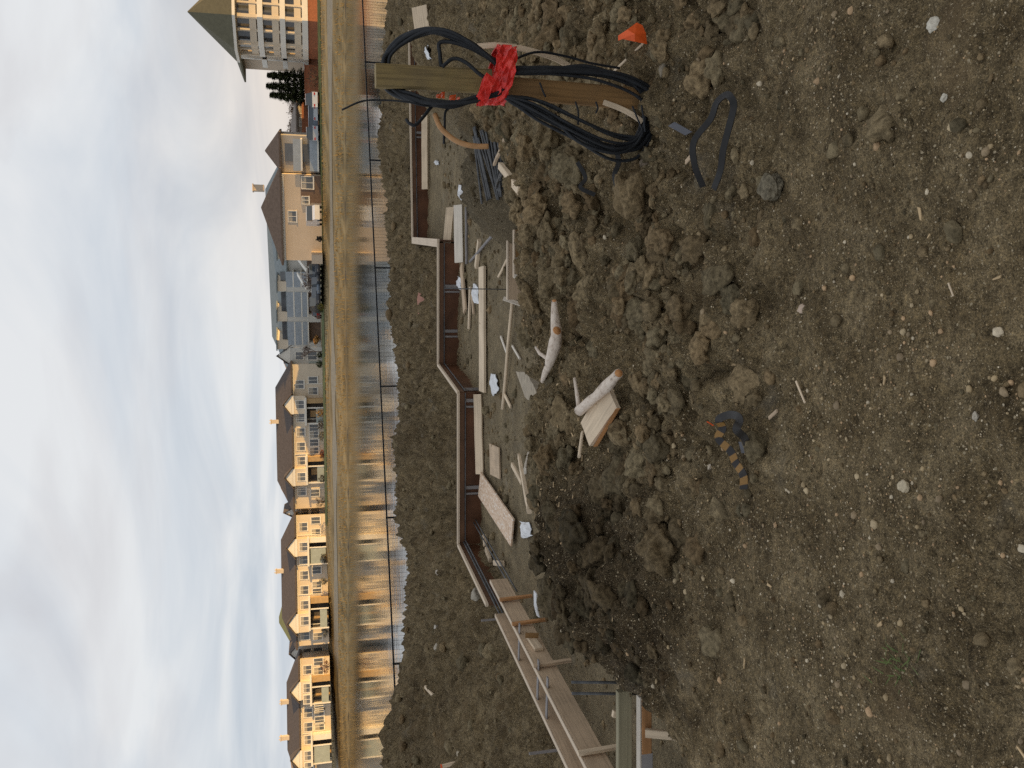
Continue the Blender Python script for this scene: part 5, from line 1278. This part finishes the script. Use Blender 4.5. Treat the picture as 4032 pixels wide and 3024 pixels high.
def shrub(x, y, w, h_, c, label, z=.1):
    th = thing("shrub", (x, y, z), label, "shrub", "shrubs along the house fronts"); V, F_, T = [], [], []
    for i in range(420):
        d = rng.normal(0, 1, 3); d /= np.linalg.norm(d); q = rng.uniform(.35, 1) ** .6 * (1 + .25 * math.sin(d[0] * 5 + x) * math.cos(d[2] * 4)); cc = np.array((d[0] * w * q, d[1] * w * .6 * q, h_ * .45 + abs(d[2]) * h_ * .55 * q if d[2] > 0 else h_ * .45 * (1 - abs(d[2]) * q))); e = rng.uniform(.06, .14); o = len(V)
        V += [cc + rng.uniform(-e, e, 3) for _ in range(3)]; F_.append((o, o + 1, o + 2)); bb = rng.uniform(.5, 1.3); T += [tuple(v * bb for v in c)] * 3
    mb = MB()
    for k in range(6): a = rng.uniform(0, 6.28); mb.tube([(x, y, z - .05), (x + math.cos(a) * w * .5, y + math.sin(a) * w * .3, z + h_ * .75)], [.03, .012], 4)
    mb.build("stems", BARKD, th); o = np_mesh("leaves", V, F_, LEAFM, np.array(T), False); o.parent = th
SH = [(z3(600), .9, 1.1, 0, "dark shrub left of the middle porch"), (z3(700), .8, .9, 1, "grey shrub under the greenish windows"), (z3(860), .6, .8, 2, "reddish shrub at the second porch of the middle terrace"), (z3(1075), .7, 1.0, 0, "dark shrub at the left edge of the second porch"),
      (z3(1280), 1.0, 1.5, 0, "bushy dark shrub before the grey link house"), (z3(500), .7, 1.2, 3, "ochre shrub before the first porch"), (z4(180), .8, 1.0, 0, "dark shrub left of the glazed porch"), (z4(345), .6, 1.2, 1, "grey shrub between the lower windows of the sunlit terrace"),
      (z4(700), .9, 1.1, 1, "grey green shrub right of the narrow link house"), (z4(950), 1.0, 1.3, 2, "dark red shrub at the start of the far left terrace"), (z4(1210), .6, .9, 0, "dark shrub by the small windows of the far left terrace"), (z4(1345), .7, .9, 3, "ochre shrub before the last porch"),
      (z3(-5), .5, 1.0, 4, "small round green shrub before the white link house"), (z3(75), .6, 1.1, 4, "green shrub at the corner of the middle terrace"), (1205, .6, .8, 4, "low green shrub by the parked row"), (930, .35, .8, 0, "tiny dark shrub below the beige house")]
SC = [(.06, .055, .045), (.17, .17, .14), (.16, .06, .04), (.30, .19, .06), (.06, .07, .025)]
for sy, w, h_, ci, lab in SH:
    p = Q(1290, sy, 127 if sy > 1350 else 109); yy = 127.6 if sy > 1350 else 111; shrub(p[0], yy, w, h_, SC[ci], lab)
p = Q(1205, 305, 107); shrub(p[0], 107, 1.6, 1.6, SC[0], "dark bush on the bank below the spruces")

# ------------------------------------------------------------------ light
SUN_AZ, SUN_EL = R(30), R(6)
sv = Vector((math.cos(SUN_AZ) * math.cos(SUN_EL), -math.sin(SUN_AZ) * math.cos(SUN_EL), math.sin(SUN_EL)))
sl = bpy.data.lights.new("sun", 'SUN'); sl.energy = 5.0; sl.angle = R(.5); sl.color = (1, .625, .225)
so = bpy.data.objects.new("sun", sl); COL.objects.link(so); so.rotation_euler = sv.to_track_quat('Z', 'Y').to_euler(); so.location = (20, -20, 30)
w = bpy.data.worlds.new("World"); scene.world = w; w.use_nodes = True; nt = w.node_tree; nt.nodes.clear()
out = nt.nodes.new("ShaderNodeOutputWorld"); tc = nt.nodes.new("ShaderNodeTexCoord")
sky = nt.nodes.new("ShaderNodeTexSky"); sky.sky_type = 'NISHITA'; sky.sun_disc = False; sky.sun_elevation = SUN_EL
sky.sun_rotation = math.atan2(sv.x, sv.y); sky.dust_density = 1.5
bg1 = nt.nodes.new("ShaderNodeBackground"); bg1.inputs[1].default_value = .12; nt.links.new(sky.outputs[0], bg1.inputs[0])
sx_ = nt.nodes.new("ShaderNodeSeparateXYZ"); nt.links.new(tc.outputs["Generated"], sx_.inputs[0])
def mth(op, a, b=None):
    n = nt.nodes.new("ShaderNodeMath"); n.operation = op
    for i, v in enumerate((a, b)):
        if v is None: continue
        if hasattr(v, 'node'): nt.links.new(v, n.inputs[i])
        else: n.inputs[i].default_value = v
    return n.outputs[0]
zc_ = mth('ADD', mth('MAXIMUM', sx_.outputs[2], 0.0), .10)
cx = nt.nodes.new("ShaderNodeCombineXYZ"); nt.links.new(mth('DIVIDE', sx_.outputs[0], zc_), cx.inputs[0]); nt.links.new(mth('DIVIDE', sx_.outputs[1], zc_), cx.inputs[1]); cx.inputs[2].default_value = 2.2
n1 = noise(nt, cx.outputs[0], .55, 6, .52); n2 = noise(nt, cx.outputs[0], 1.15, 6, .5); n1.inputs["Distortion"].default_value = .6; n2.inputs["Distortion"].default_value = .4
high = ramp(nt, n1.outputs[0], [(.33, (.56, .625, .71)), (.47, (.69, .735, .795)), (.62, (.85, .865, .885))])
dk = ramp(nt, n2.outputs[0], [(.47, (0, 0, 0)), (.68, (.68, .68, .68))])
hz = nt.nodes.new("ShaderNodeMapRange"); hz.inputs[1].default_value = .06; hz.inputs[2].default_value = .38; nt.links.new(sx_.outputs[2], hz.inputs[0])
dkf = mth('MULTIPLY', dk.outputs[0], hz.outputs[0])
c = mixc(nt, dkf, high.outputs[0], (.565, .54, .565, 1))
# low peach glow over the right horizon, where the cloud is thin towards the sun
hx = nt.nodes.new("ShaderNodeMapRange"); hx.inputs[1].default_value = .02; hx.inputs[2].default_value = .42; nt.links.new(sx_.outputs[0], hx.inputs[0])
hz2 = nt.nodes.new("ShaderNodeMapRange"); hz2.inputs[1].default_value = .17; hz2.inputs[2].default_value = .0; nt.links.new(sx_.outputs[2], hz2.inputs[0])
c = mixc(nt, mth('MULTIPLY', mth('MULTIPLY', hx.outputs[0], hz2.outputs[0]), .85), c, (.86, .70, .56, 1))
bg2 = nt.nodes.new("ShaderNodeBackground"); bg2.inputs[1].default_value = .98; nt.links.new(c, bg2.inputs[0])
mx = nt.nodes.new("ShaderNodeMixShader"); mx.inputs[0].default_value = .93; nt.links.new(bg1.outputs[0], mx.inputs[1]); nt.links.new(bg2.outputs[0], mx.inputs[2]); nt.links.new(mx.outputs[0], out.inputs[0])
scene.view_settings.view_transform = 'Standard'; scene.view_settings.look = 'None'; scene.view_settings.exposure = 0; scene.view_settings.gamma = 1
scene.cycles.use_denoising = False
scene.cycles.max_bounces = 6
